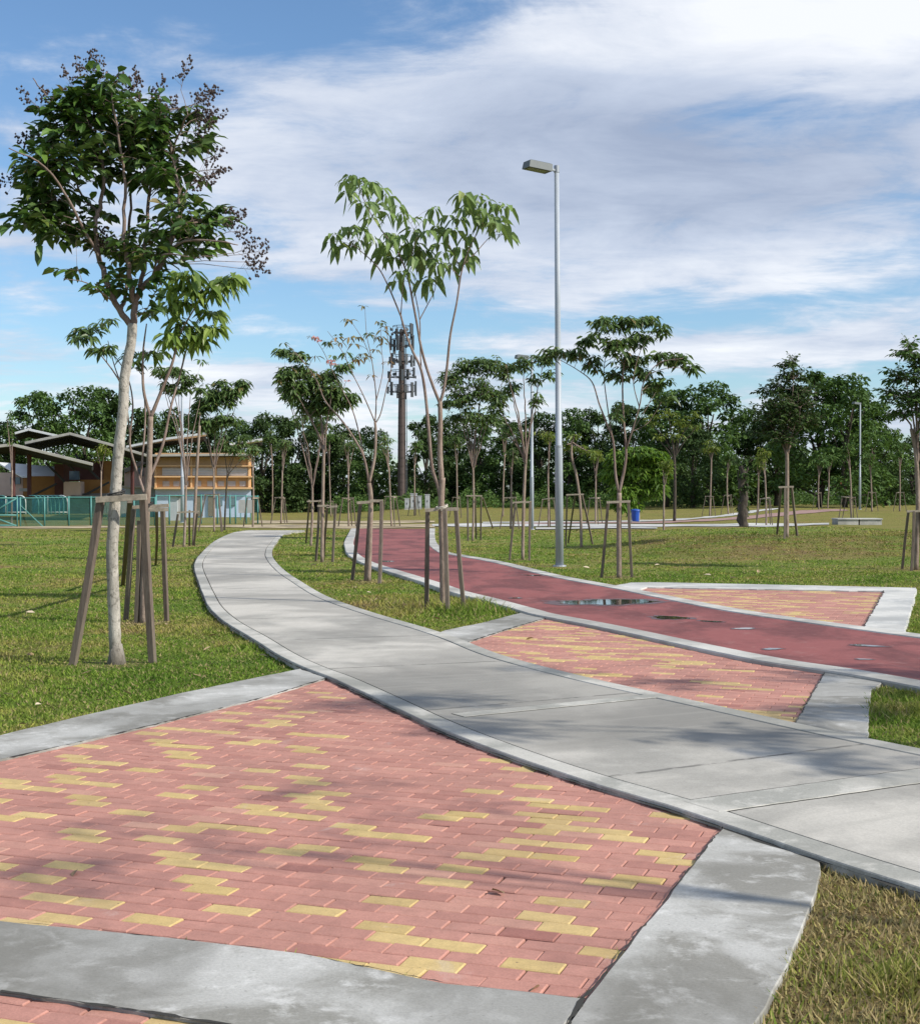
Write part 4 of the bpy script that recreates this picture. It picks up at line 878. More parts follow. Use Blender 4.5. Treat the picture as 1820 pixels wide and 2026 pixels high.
cpts = [(480,110),(520,100),(560,140),(600,120),(640,160),(690,180),(500,200),(580,200),(650,250),(720,190),(590,280),(690,290),(740,330),(790,290),(820,350),(640,350),(480,400),(530,410),(570,390),(430,450),(410,490),(450,500),(510,500),(550,460),(610,450),(660,480),(700,500),(740,480),(790,450),(820,480),(760,560),(700,560),(830,540),(870,400),(900,430),(940,340),(990,310),(1010,390),(1050,420),(1060,330),(1100,430),(960,440),(930,520),(900,580),(940,570),(1000,590),(1040,560),(1090,590),(1180,430),(1140,500),(1180,560),(1150,240),(1200,240),(1240,230),(1280,250),(1340,250),(1390,290),(1150,320),(1200,300),(1250,320),(1290,330),(1340,330),(1370,350),(1270,370),(1340,400),(1390,430),(800,650),(850,660),(770,680),(930,680),(970,670),(1020,620),(860,350),(1010,470),(1120,360),(870,480),(730,420)]
pts = [T.p(508 + .3554 * a, 323.4 + .3554 * (b - 45), random.uniform(-.3, .4)) for a, b in cpts]
whorls(T, pts, M['leaf_pale'], (5, 8), 0.175, 0.46, 0.7, droop=0.8)
T.finish(M['bark_tan'], M['bark_limb'])
frame('three-post stake frame with looped rope on the grass wedge between the paths', [(846, 1010, 844, 1204), (880, 1008, 886, 1213, -.1), (902, 1010, 918, 1207)], [(841, 1010, 876, 1007, .05), (872, 1008, 908, 1007, -.08)], T.D - .06, 0.052, (874, 1004, .075, 'rope'))
T2 = T

# ------------------------------------------------------------------ right tree
m5 = lambda *L: [((970 + .467 * q[0]), (573 + .467 * q[1]), *(q[2:])) for q in L]
T = Tree('trumpet_tree', 'spreading young tree with drooping leaves right of the near lamp post', 1225, 1143, group='young trees along the paths')
T.limb([(1225, 1146), (1224.5, 1060), (1225, 975)], .052, .042, 10, True)
T.limb(m5((545, 862), (530, 780), (520, 640), (490, 560), (460, 480), (430, 390), (370, 340), (300, 300)), .026, .005, 8); T.limb(m5((545, 862), (568, 760), (575, 680), (565, 550), (560, 400), (570, 300), (600, 200)), .030, .006, 8)
T.limb(m5((520, 650), (502, 500, .2), (488, 350, .3), (500, 250, .3)), .014, .005); T.limb(m5((575, 680), (625, 500, -.2), (640, 400, -.3), (700, 320, -.4), (800, 300, -.4)), .015, .005); T.limb(m5((570, 720), (600, 620, .3), (660, 520, .4), (720, 420, .5)), .012, .005)
T.limb(m5((625, 500, -.2), (600, 380, -.2), (640, 240, -.2), (700, 160, -.2)), .010, .004); T.limb(m5((600, 600, .2), (680, 560, .4), (740, 470, .5)), .008, .003)
bl = [(1092, 695, 26, 18, 9), (1130, 700, 30, 20, 13), (1165, 672, 20, 22, 9), (1190, 645, 30, 18, 12), (1235, 640, 26, 18, 11), (1282, 632, 28, 14, 12), (1300, 655, 22, 14, 6), (1215, 685, 38, 28, 24), (1180, 715, 22, 18, 8), (1265, 668, 26, 22, 11), (1250, 715, 38, 20, 15), (1305, 705, 28, 14, 9), (1345, 710, 28, 14, 11), (1368, 730, 12, 12, 4), (1220, 742, 25, 14, 7), (1300, 760, 26, 20, 8), (1275, 740, 24, 14, 6), (1320, 790, 20, 20, 4), (1240, 800, 22, 14, 3), (1215, 820, 16, 14, 2)]
whorls(T, blob_pts(T, bl, 2.6, 1.0, .1), M['leaf_mid'], (3, 6), 0.15, 0.38, droop=0.5)
T.finish(M['bark_tan'], M['bark_limb'])
frame('two-post stake frame with flat crossbar right of the near lamp post', [(1203, 993, 1190, 1143), (1243, 992, 1250, 1143)], [(1200, 994, 1247, 992)], T.D - .05, 0.05)

# ------------------------------------------------------------------ sparse flowering tree left of centre
T = Tree('trumpet_tree', 'sparse nearly bare tree with browning leaves and pink blossom by the red path', 733, 1150, group='young trees along the paths')
T.limb([(729, 1152), (732, 1060), (734, 990), (730, 956)], .045, .04, 10, True)
T.limb(m3((625, 1780), (600, 1650), (560, 1560), (480, 1440), (380, 1320), (335, 1210), (250, 1090), (160, 1000)), .024, .004); T.limb(m3((625, 1780), (655, 1640), (662, 1500), (658, 1440)), .030, .022, 8, True)
for L_, a, b in [(m3((658, 1450), (690, 1390), (722, 1250), (750, 1130), (735, 1000), (720, 930)), .012, .004), (m3((658, 1450), (662, 1300, .1), (640, 1100, .1), (610, 950, .1), (600, 800, .1)), .013, .003), (m3((662, 1320, .1), (700, 1150, .1), (690, 1000, .1), (690, 900, .1)), .009, .003),
                 (m3((600, 1650), (560, 1480, .2), (520, 1350, .2), (440, 1200, .2), (370, 1050, .2), (320, 970, .2)), .014, .003), (m3((658, 1440), (600, 1300, -.2), (540, 1180, -.2), (480, 1050, -.2), (400, 940, -.2)), .012, .003), (m3((640, 1100, .1), (590, 980, .1), (520, 870, .1)), .007, .003), (m3((540, 1170, -.2), (500, 1080, -.2), (540, 990, -.2)), .006, .003)]:
    T.limb(L_, a, b)
w = [T.p(508 + .3554 * a, 323.4 + .3554 * b, random.uniform(-.2, .2)) for a, b in [(680, 885), (700, 930), (720, 910), (670, 970), (700, 1000), (690, 960), (560, 970), (520, 975), (450, 975), (400, 1000), (500, 870), (520, 875), (640, 960), (590, 1060), (560, 1090), (660, 1030), (430, 985), (470, 1000), (540, 1000), (610, 1080), (730, 1100), (330, 1080), (320, 1170), (350, 1260), (300, 960), (590, 790), (640, 1180)]]
whorls(T, w, M['leaf_autumn'], (3, 6), 0.125, 0.36); whorls(T, [T.p(508 + .3554 * a, 323.4 + .3554 * b, random.uniform(-.3, .3)) for a, b in [(385, 990), (455, 960), (500, 1060), (540, 1080), (520, 1110), (430, 1080), (700, 880), (620, 940), (150, 1000), (180, 1060), (230, 1100)]], M['leaf_mid'], (4, 7), 0.12, 0.36, name='leaves')
whorls(T, [T.p(508 + .3554 * a + random.uniform(-5, 5), 323.4 + .3554 * b + random.uniform(-5, 5), 0) for a, b in [(400, 1105), (415, 1110), (430, 1105), (420, 1125), (345, 970), (330, 965), (510, 1212)]], M['flower'], (6, 9), 0.06, 0.8, name='blossom')
T.finish(M['bark_tan'], M['bark_limb'])
frame('leaning stake frame beside the left kerb of the red path', [(713, 996, 697, 1148), (733, 990, 723, 1149), (755, 992, 751, 1155)], [(706, 995, 736, 993, .1), (732, 991, 758, 991)], T.D - .06, 0.055)

# ------------------------------------------------------------------ generic young tree: forked stems that rise into given clumps
def vase(name, label, base, fork, blobs, mat='leaf_mid', L=.13, stems=5, r=.042, trunk=None, bark='bark_tan', dens=1.0, D=None, group='young trees along the paths', lean=None, dark=False, twigr=.004, kind='whorl', depth=.9, n=(5, 7), hi=True):
    T = Tree(name, label, base[0], base[1], D=D, group=group)
    trunk = trunk or [(base[0], base[1] + 2), ((base[0] * .5 + fork[0] * .5) + random.uniform(-1.5, 1.5), (base[1] + fork[1]) / 2), fork]
    T.limb(trunk, r, r * .75, 9, True)
    bs = sorted(blobs, key=lambda b: -b[4])[:stems]
    for b in bs:
        x1, y1 = b[0], b[1]; f0 = random.uniform(0, .25); yf = fork[1] + (base[1] - fork[1]) * f0 * .4; d = random.uniform(-.5, .5) * depth
        mx_ = fork[0] + (x1 - fork[0]) * random.uniform(.30, .5); my = yf + (y1 - yf) * .5
        T.limb([(fork[0], yf), (mx_, my, d * .4), (fork[0] + (x1 - fork[0]) * .8, yf + (y1 - yf) * .8, d * .8), (x1, y1, d)], r * .5, r * .12, 7, wob=.008)
    pts = blob_pts(T, blobs, dens, depth, .25)
    if kind == 'whorl': whorls(T, pts, M[mat], n, L, .36, r=twigr, hi=hi)
    else: sprays(T, pts, M[mat], n, L, .5, length=L * 2, r=twigr, hi=hi)
    T.finish(M[bark], M['bark_limb'] if bark != 'bark_dark' else M['bark_dark']); return T
vase('trumpet_tree', 'dense leafy tree with straight stem, nearer of the pair between the paths', (637, 1112), (641, 880), [(570, 745, 22, 22, 14), (560, 695, 14, 10, 5), (590, 705, 18, 12, 8), (585, 770, 30, 24, 18), (625, 765, 34, 30, 26), (660, 775, 30, 26, 20), (690, 790, 22, 18, 10), (610, 805, 28, 20, 14), (680, 725, 18, 12, 6), (650, 740, 22, 16, 8), (600, 735, 24, 18, 10), (630, 800, 34, 22, 16), (575, 775, 20, 20, 8), (665, 805, 26, 18, 9)], dens=4.4, L=.15, n=(4, 6))
frame('stake frame of the nearer tree between the concrete and red paths', [(632, 999, 625, 1110), (664, 997, 658, 1112), (648, 1000, 640, 1105, .1)], [(628, 1001, 652, 1001), (646, 1003, 668, 1002)], G(637, 1112).y - .06, .05)
vase('trumpet_tree', 'multi-stemmed tree, farther of the pair between the paths', (615, 1080), (618, 960), [(575, 790, 20, 20, 8), (600, 830, 26, 18, 8), (560, 760, 16, 18, 8), (650, 820, 24, 16, 7), (640, 840, 20, 14, 5)], dens=3.6, stems=5, L=.145, n=(4, 6))
frame('stake frame of the farther multi-stemmed tree between the paths', [(612, 990, 605, 1076), (634, 990, 628, 1072)], [(607, 992, 640, 991)], G(615, 1080).y - .06, .05)
vase('trumpet_tree', 'slender many-stemmed tree behind the near lamp post, close to the kerb', (1034, 1108), (1040, 905), [(1000, 725, 26, 16, 8), (1035, 722, 28, 14, 8), (1075, 712, 24, 14, 10), (1010, 765, 22, 18, 7), (1062, 790, 18, 16, 5), (1060, 750, 14, 14, 3), (985, 800, 20, 26, 8), (1000, 850, 20, 20, 5), (1085, 740, 16, 12, 4), (1030, 860, 16, 18, 3)], dens=3.6, L=.15, stems=7, n=(4, 6))
frame('three-post stake frame just left of the near lamp post', [(1020, 995, 1008, 1108), (1049, 994, 1047, 1110), (1038, 990, 1034, 1100, .15)], [(1014, 995, 1036, 993, .1), (1034, 994, 1052, 993)], G(1034, 1108).y - .06, .05)
vase('trumpet_tree', 'broad round-crowned dense tree right of the centre tree', (935, 1070), (936, 925), [(895, 750, 28, 26, 22), (925, 725, 32, 22, 24), (965, 722, 32, 22, 24), (1000, 735, 18, 24, 12), (910, 790, 32, 26, 24), (950, 775, 34, 28, 28), (985, 785, 28, 28, 20), (940, 825, 34, 22, 18), (905, 825, 20, 18, 8), (975, 830, 24, 18, 10), (880, 800, 12, 14, 5)], dens=4.6, L=.16, stems=8, n=(4, 6))
frame('stake frame with a long leaning prop right of the centre tree', [(925, 984, 926, 1070), (952, 983, 951, 1069), (940, 985, 942, 1066), (955, 985, 975, 1045)], [(922, 981, 954, 981)], G(935, 1070).y - .06, .05)
vase('trumpet_tree', 'leafy tree with upswept crown in front of the blue and orange building', (424, 1052), (423, 925), [(395, 800, 20, 22, 16), (425, 790, 24, 26, 22), (455, 785, 22, 22, 18), (480, 762, 12, 14, 8), (410, 840, 24, 20, 14), (450, 830, 24, 20, 14), (385, 830, 16, 20, 8), (440, 760, 16, 12, 6)], dens=4.6, L=.24, stems=7, depth=.9, n=(4, 6))
auto_frame('stake frame at the foot of the upswept tree by the building', 424, 1052, .6, 1.5)
vase('trumpet_tree', 'small dark-stemmed tree with flat crown before the orange building wall', (444, 1050), (450, 935), [(440, 880, 18, 14, 8), (462, 885, 22, 12, 9), (480, 870, 16, 12, 7), (500, 890, 14, 12, 5)], dens=3, L=.22, stems=4, bark='bark_dark', r=.04)
vase('trumpet_tree', 'tree with tufted dark crown beside the blue-grey pole at left', (364, 1082), (368, 960), [(345, 735, 30, 16, 12), (375, 750, 22, 20, 12), (320, 735, 24, 14, 9), (355, 770, 26, 16, 8), (330, 765, 20, 14, 5), (400, 715, 6, 4, 1), (395, 770, 14, 12, 4)], dens=2.6, L=.18, stems=6, mat='leaf_mid')
frame('crooked stake frame with a red tag beside the blue-grey pole', [(352, 1017, 342, 1082), (390, 1015, 384, 1080), (375, 1010, 375, 1080)], [(350, 1014, 394, 1012)], G(364, 1082).y - .06, .055)
vase('bare_sapling', 'lopped pale trunk with a few shoots left of the upswept tree', (384, 1080), (393, 850), [(396, 815, 5, 10, 2)], trunk=[(383, 1082), (386, 1000), (390, 920), (395, 842)], stems=1, r=.05, L=.09)
vase('acacia_tree', 'dark conical feathery tree standing on the low bank at right', (1556, 1062), (1557, 890), [(1558, 722, 14, 12, 14), (1565, 745, 24, 12, 22), (1550, 770, 36, 16, 34), (1590, 775, 26, 14, 20), (1540, 800, 46, 18, 44), (1580, 805, 40, 18, 40), (1520, 825, 34, 16, 26), (1560, 835, 52, 20, 52), (1600, 830, 30, 16, 24), (1550, 865, 40, 16, 30), (1520, 850, 22, 12, 12)], mat='leaf_far', L=.13, dens=2.0, stems=8, r=.06, kind='spray', n=(7, 10), depth=1.0, hi=False, group='trees on the low bank')
frame('tall stake frame on the low bank under the conical dark tree', [(1545, 965, 1537, 1058), (1566, 964, 1577, 1060), (1553, 966, 1552, 1066)], [(1540, 964, 1570, 963)], G(1556, 1062).y - .06, .055)
vase('acacia_tree', 'feathery tree with crooked stem cut by the right edge', (1812, 1128), (1815, 900), [(1800, 695, 14, 12, 10), (1815, 715, 26, 14, 20), (1790, 745, 24, 14, 16), (1830, 750, 34, 18, 26), (1775, 780, 22, 12, 12), (1810, 790, 34, 18, 26), (1850, 790, 34, 24, 26), (1790, 820, 26, 14, 12), (1840, 830, 30, 18, 18)], trunk=[(1812, 1130), (1816, 1000), (1812, 900), (1803, 848)], mat='leaf_far_b', L=.13, dens=2.0, stems=7, r=.05, kind='spray', n=(7, 10), hi=False, group='trees on the low bank')
frame('stake frame cut by the right edge of the view', [(1797, 1013, 1785, 1126), (1808, 1012, 1803, 1130), (1822, 1012, 1830, 1128)], [(1794, 1012, 1826, 1011)], G(1812, 1128).y - .06, .05)
vase('mango_tree', 'low broad bright-green leafy tree behind the right-hand stake frame', (1262, 1030), (1262, 990), [(1225, 905, 26, 16, 24), (1260, 895, 30, 14, 30), (1295, 905, 26, 16, 24), (1215, 935, 26, 20, 24), (1255, 930, 34, 22, 34), (1300, 935, 26, 20, 24), (1320, 925, 14, 16, 10), (1235, 970, 26, 20, 24), (1275, 970, 32, 20, 28), (1300, 965, 22, 16, 14), (1245, 1000, 26, 12, 14), (1225, 998, 14, 10, 6)], mat='leaf_bush', L=.38, dens=4.5, stems=7, r=.10, depth=1.0, n=(6, 8), hi=False, group='other trees in the park', twigr=.01)
vase('trumpet_tree', 'yellow-green loose-crowned tree right of the broad bright tree', (1334, 1032), (1334, 900), [(1290, 835, 22, 16, 12), (1320, 820, 24, 14, 12), (1345, 840, 22, 16, 12), (1370, 822, 18, 12, 8), (1335, 860, 24, 12, 10), (1300, 865, 20, 12, 8), (1375, 845, 10, 8, 4)], mat='leaf_yellow', L=.22, dens=1.6, stems=7, r=.09, bark='bark_dark', twigr=.01)
vase('bare_sapling', 'crooked slim tree right of the near lamp post with few leaves', (1150, 1083), (1131, 870), [(1120, 880, 14, 12, 5), (1150, 885, 20, 12, 7), (1165, 895, 16, 10, 5), (1135, 862, 12, 8, 4)], trunk=[(1150, 1085), (1148, 1000), (1140, 940), (1131, 905), (1131, 872)], stems=4, r=.04, mat='leaf_yellow', L=.16, dens=1.6)
frame('splayed stake frame of the crooked slim tree right of the lamp post', [(1122, 980, 1119, 1080), (1151, 978, 1172, 1077), (1138, 978, 1124, 1075)], [(1120, 979, 1155, 978)], G(1150, 1083).y - .06, .045)
T = Tree('dead_tree', 'thick dark knobbly dead trunk with clinging creepers near the pale far path', 1470, 1042, group='other trees in the park')
T.limb([(1471, 1044), (1468, 1010), (1472, 985), (1467, 960), (1471, 940), (1466, 922)], .24, .11, 10, True, k=4, bump=.3); T.limb([(1471, 990), (1478, 968), (1475, 945), (1480, 925)], .09, .03, 6, bump=.2); T.limb([(1467, 965), (1460, 945), (1463, 925)], .06, .02, 6); T.limb([(1470, 1000), (1456, 985), (1449, 980)], .04, .015, 5)
whorls(T, blob_pts(T, [(1470, 1000, 9, 26, 26), (1470, 955, 10, 24, 26), (1462, 905, 14, 16, 12), (1478, 912, 10, 14, 8)], 1.2, 1.0, .6), M['leaf_far'], (3, 5), .2, .5, hi=False, twig=True); T.finish(M['bark_dark'])
# ------------------------------------------------------------------ smaller young trees further off
far = [  # x, base y, fork y, crown cx, cy, rx, ry, material, label
 (23, 1043, 930, 22, 845, 14, 40, 'leaf_far_b', 'thin sparse tree at the far left in front of the fence'), (200, 1035, 930, 205, 900, 22, 30, 'leaf_yellow', 'small round-headed tree in front of the grandstand'),
 (500, 1043, 925, 497, 885, 22, 26, 'leaf_mid', 'young tree at the right end of the orange building'), (556, 1036, 930, 558, 880, 24, 22, 'leaf_mid', 'young tree just right of the far end of the concrete path'), (538, 1020, 900, 535, 860, 14, 16, 'leaf_mid', 'pole-thin sapling behind the far end of the concrete path'),
 (690, 1042, 930, 690, 870, 26, 24, 'leaf_mid', 'far young tree at the top of the red path, left side'), (655, 1022, 920, 650, 870, 18, 20, 'leaf_far_b', 'far sapling left of the sparse flowering tree'), (775, 1042, 925, 765, 880, 22, 22, 'leaf_mid', 'far young tree at the red path just left of the mobile mast'),
 (820, 1020, 920, 822, 880, 16, 18, 'leaf_far_b', 'far sapling just right of the mobile mast'), (905, 1024, 920, 900, 870, 20, 22, 'leaf_mid', 'far thin tree left of the round-crowned dense tree'), (995, 1022, 900, 1000, 850, 18, 20, 'leaf_mid', 'far thin tree between the dense tree and the lamp post'), (1085, 1044, 930, 1080, 870, 22, 22, 'leaf_yellow', 'far yellow-green sapling between the two lamp posts'),
 (1178, 1038, 950, 1180, 900, 16, 20, 'leaf_yellow', 'far sapling left of the right-hand spreading tree'), (1404, 1022, 905, 1408, 882, 20, 13, 'leaf_yellow', 'pale crooked sapling with small round crown at right middle distance'), (1441, 1018, 930, 1440, 905, 16, 14, 'leaf_far_b', 'dim sapling left of the dark dead trunk'),
 (1516, 1040, 940, 1508, 905, 20, 22, 'leaf_yellow', 'yellowish sapling between the dead trunk and the conical tree'), (1497, 1028, 940, 1500, 915, 14, 16, 'leaf_far_b', 'thin tree right behind the dark dead trunk'), (1313, 1054, 960, 1316, 920, 14, 18, 'leaf_yellow', 'slim trunk right of the broad bright-green tree'),
 (1620, 1008, 940, 1622, 912, 18, 14, 'leaf_far_b', 'small far tree right of the conical tree'), (1637, 1006, 935, 1640, 905, 15, 14, 'leaf_far_b', 'second small far tree right of the conical tree'), (1684, 1030, 925, 1680, 890, 20, 16, 'leaf_far_b', 'grey-green sapling before the far right lamp post'),
 (1725, 1012, 930, 1722, 905, 22, 16, 'leaf_far_b', 'small far tree right of the far right lamp post'), (1780, 1012, 930, 1782, 890, 24, 20, 'leaf_far_b', 'small far tree under the feathery tree at right'), (1010, 1046, 940, 1012, 900, 18, 22, 'leaf_mid', 'far slim tree hidden behind the stake frame left of the lamp')]
for (x, yb, yf, cx, cy, rx, ry, mt, lb) in far:
    D_ = G(x, yb).y; k_ = D_ / 60
    bl = [(cx + random.uniform(-.55, .55) * rx, cy + random.uniform(-.6, .6) * ry, rx * .55, ry * .5, 8) for _ in range(6)]
    g_ = G(x, yb)
    vase('park_sapling', lb, (x, yb), (x + (cx - x) * .5 + random.uniform(-2, 2), yf), bl, mat=mt, L=.17 * k_, dens=1.0, stems=4, r=.045 * k_ ** .5, twigr=.006, group='small young trees in the middle distance', n=(4, 6), hi=False)
    if cy > 860 and rx > 15: auto_frame('stakes of the ' + lb, x, yb, .5, 1.35, g=g_)

# ------------------------------------------------------------------ trees just outside the view on the right, whose shade falls across the paving
def SX(Xm, Z, D): return (CX + F * Xm / D, HZ + (EYE - Z) * F / D)
def side_tree(X0, D, H, cr, n, lb, r=.03):
    b = SX(X0, -.03, D); k = F / D
    bl = [(SX(X0 + random.uniform(-cr, cr), H - random.uniform(0.1, 1.5), D)[0], SX(0, H - random.uniform(0.1, 1.6), D)[1], .45 * k, .3 * k, n, random.uniform(-cr, cr)) for _ in range(7)]
    f = SX(X0 + .02, H - 2.3, D)
    vase('trumpet_tree', lb, b, f, bl, D=D, r=r, L=.15, dens=1.0, stems=6, mat='leaf_pale', group='young trees along the paths', trunk=[b, ((b[0] + f[0]) / 2, (b[1] + f[1]) / 2), f], hi=False)
side_tree(4.4, 3.7, 5.0, 1.0, 4, 'young tree outside the right edge shading the near bricks')
side_tree(6.0, 7.0, 4.9, 1.3, 26, 'young tree outside the right edge shading the concrete path', .04)
side_tree(7.4, 9.9, 4.8, 1.3, 16, 'young tree outside the right edge shading the middle paving', .04)

# ------------------------------------------------------------------ lamp posts
M['galv_sleeve'] = plain('steel_sleeve', (0.33, 0.36, 0.40), 0.5, 0.1, 5, 0.3)
def lamp(name, label, x, yb, H, turn=0.0, s=1.0, g=None, lean=0.0):
    g = g or G(x, yb); o = empty(name, g, label, 'lamp post', 'grey street lamps in the park')
    top = Vector((g.x + lean, g.y, g.z + H)); P = lambda t: g + (top - g) * t
    mb = MB(); mb.tube([P(-.01), P(0.30), P(0.302), P(0.303), P(.62), P(1.0)], [.088 * s, .080 * s, .080 * s, .068 * s, .060 * s, .048 * s], 18); mb.build('pole', M['galv'], o, smooth=True)
    mb = MB(); mb.tube([P(.2985), P(.3035)], [.084 * s, .084 * s], 18); mb.tube([P(.985), P(1.002)], [.058 * s, .058 * s], 18); mb.build('collar', M['galv_sleeve'], o, smooth=False)
    mb = MB(); mb.tube([P(0) + Vector((0, 0, -.02)), P(0) + Vector((0, 0, .03))], [.15 * s, .14 * s], 14); mb.build('base_plate', M['galv_sleeve'], o)
    d = Vector((-math.cos(turn), -math.sin(turn), 0)); a = top + Vector((0, 0, -.09))
    mb = MB(); mb.bar(a, a + d * .20 * s + Vector((0, 0, .02)), .05, .05); ar = mb.build('arm', M['galv'], o)
    c_ = a + d * .46 * s + Vector((0, 0, .03)); mb = MB(); rot = Matrix.Rotation(turn, 3, 'Z') @ Matrix.Rotation(R(4), 3, 'Y')
    def L3(x_, y_, z_): return c_ + rot @ Vector((x_ * s, y_ * s, z_ * s))
    vs = [L3(-.29, -.155, -.07), L3(.27, -.155, -.07), L3(.27, .155, -.07), L3(-.29, .155, -.07), L3(-.27, -.14, .08), L3(.27, -.14, .08), L3(.27, .14, .08), L3(-.27, .14, .08), L3(-.22, -.10, .10), L3(.22, -.10, .10), L3(.22, .10, .10), L3(-.22, .10, .10)]
    mb.add(vs, [(0, 3, 2, 1), (0, 1, 5, 4), (1, 2, 6, 5), (2, 3, 7, 6), (3, 0, 4, 7), (4, 5, 9, 8), (5, 6, 10, 9), (6, 7, 11, 10), (7, 4, 8, 11), (8, 9, 10, 11)]); h = mb.build('lamp_head', M['lamp_box'], o)
    mb = MB(); vs = [L3(-.25, -.12, -.078), L3(.18, -.12, -.078), L3(.18, .12, -.078), L3(-.25, .12, -.078), L3(-.25, -.12, -.066), L3(.18, -.12, -.066), L3(.18, .12, -.066), L3(-.25, .12, -.066)]
    mb.add(vs, [(0, 3, 2, 1), (4, 5, 6, 7), (0, 1, 5, 4), (1, 2, 6, 5), (2, 3, 7, 6), (3, 0, 4, 7)]); gl = mb.build('lens', M['lamp_glass'], o); return o
gl_ = G(1107, 1121); lamp('street_lamp', 'tall grey steel lamp post standing nearest, on the lawn right of the red path', 1107, 1121, 8.42, turn=R(28), s=1.0, g=gl_, lean=-.07)
g = G(1052, 1048); lamp('street_lamp', 'farther grey lamp post whose head sits among crowns left of the nearest lamp', 1052, 1048, (1048 - 705) / (F / g.y), turn=R(20), s=1.0, g=g)
g = G(1701, 1008); lamp('street_lamp', 'distant grey lamp post rising before the dark trees at far right', 1701, 1008, (1008 - 797) / (F / g.y), turn=R(30), s=1.0, g=g)
g = G(361, 1034); lamp('street_lamp', 'blue-grey lamp post in front of the blue and orange building', 361, 1034, (1034 - 735) / (F / g.y), turn=R(30), s=1.15, g=g)

# ------------------------------------------------------------------ tall trees of the woodland edge
def wood_proto(name, seed, H, Rc, mat, nb, per, low, label, base):
    nb = int(nb * 1.25)
    rs = np.random.default_rng(seed); random.seed(seed)
    o = empty(name, base); P = []; bl = []
    for i in range(nb):
        t = (i + 0.5) / nb; z = H * (low + (1 - low) * t); rr = Rc * (0.55 + 0.6 * math.sin(math.pi * min(1, (t * .85 + .12)))) * (1 - .45 * t); a = i * 2.4 + rs.normal(0, .4)
        d_ = rr * math.sqrt(rs.random()) * 0.95; bl.append((math.cos(a) * d_, math.sin(a) * d_, z - .06 * H, Rc * rs.uniform(.25, .44) * (1.15 - .5 * t)))
    tone = []
    for (bx, by, bz, br_) in bl:
        v = rs.normal(0, 1, (per, 3)); v /= np.linalg.norm(v, axis=1, keepdims=True); v *= (0.55 + 0.5 * rs.random((per, 1)) ** .7) * br_; v[:, 2] *= 0.62; v += 0.10 * br_ * np.sin(v[:, [1, 2, 0]] * 5 / br_ * 1.3)
        keep = rs.random(per) < 0.35 + 0.65 * (0.5 + 0.5 * np.sin(v[:, 0] * 3.1 + bx) * np.sin(v[:, 1] * 2.7) * np.sin(v[:, 2] * 3.9 + bz)); v = v[keep]
        P.append(v + np.array([bx, by, bz])); tone.append(np.clip(rs.normal(0.45 + rs.normal(0, .10), 0.2, len(v)), 0, 1))
    P = np.concatenate(P) + np.array(base); tone = np.concatenate(tone); n = len(P); D = rs.normal(0, 1, (n, 3)); D[:, 2] = D[:, 2] * .5 - .25
    leaves('crown', P, D, rs.uniform(.28, .62, n), rs.uniform(.14, .30, n), mat, o, 0.3, tone, hi=False)
    mb = MB(); b = Vector(base); top = b + Vector((rs.normal(0, .4), 0, H * .72)); mb.tube(*smooth_line([b + Vector((0, 0, -.3)), b + Vector((rs.normal(0, .25), 0, H * .22)), b + Vector((rs.normal(0, .4), 0, H * .48)), top], [.26, .2, .14, .05], 3), 7)
    for (bx, by, bz, br_) in bl[::2]:
        z0 = min(bz * .6, H * .6); mb.tube(*smooth_line([b + Vector((0, 0, z0 * .75)), b + Vector((bx * .5, by * .5, z0 + (bz - z0) * .4)), b + Vector((bx, by, bz))], [.11, .07, .03], 3), 5)
    mb.build('trunk', M['bark_dark'], o, smooth=True); return o, H
PB = (0, 0, 0)
protos = [wood_proto('forest_tree', 11, 12, 4.2, M['leaf_far'], 17, 420, .16, '', PB), wood_proto('forest_tree', 12, 14, 3.9, M['leaf_far_b'], 20, 400, .22, '', PB),
          wood_proto('forest_tree', 13, 11, 4.6, M['leaf_far'], 16, 420, .12, '', PB), wood_proto('forest_tree', 14, 13, 4.4, M['leaf_far_b'], 18, 420, .14, '', PB), wood_proto('forest_tree', 15, 12, 3.6, M['leaf_far'], 19, 360, .25, '', PB)]
used = [False] * 5
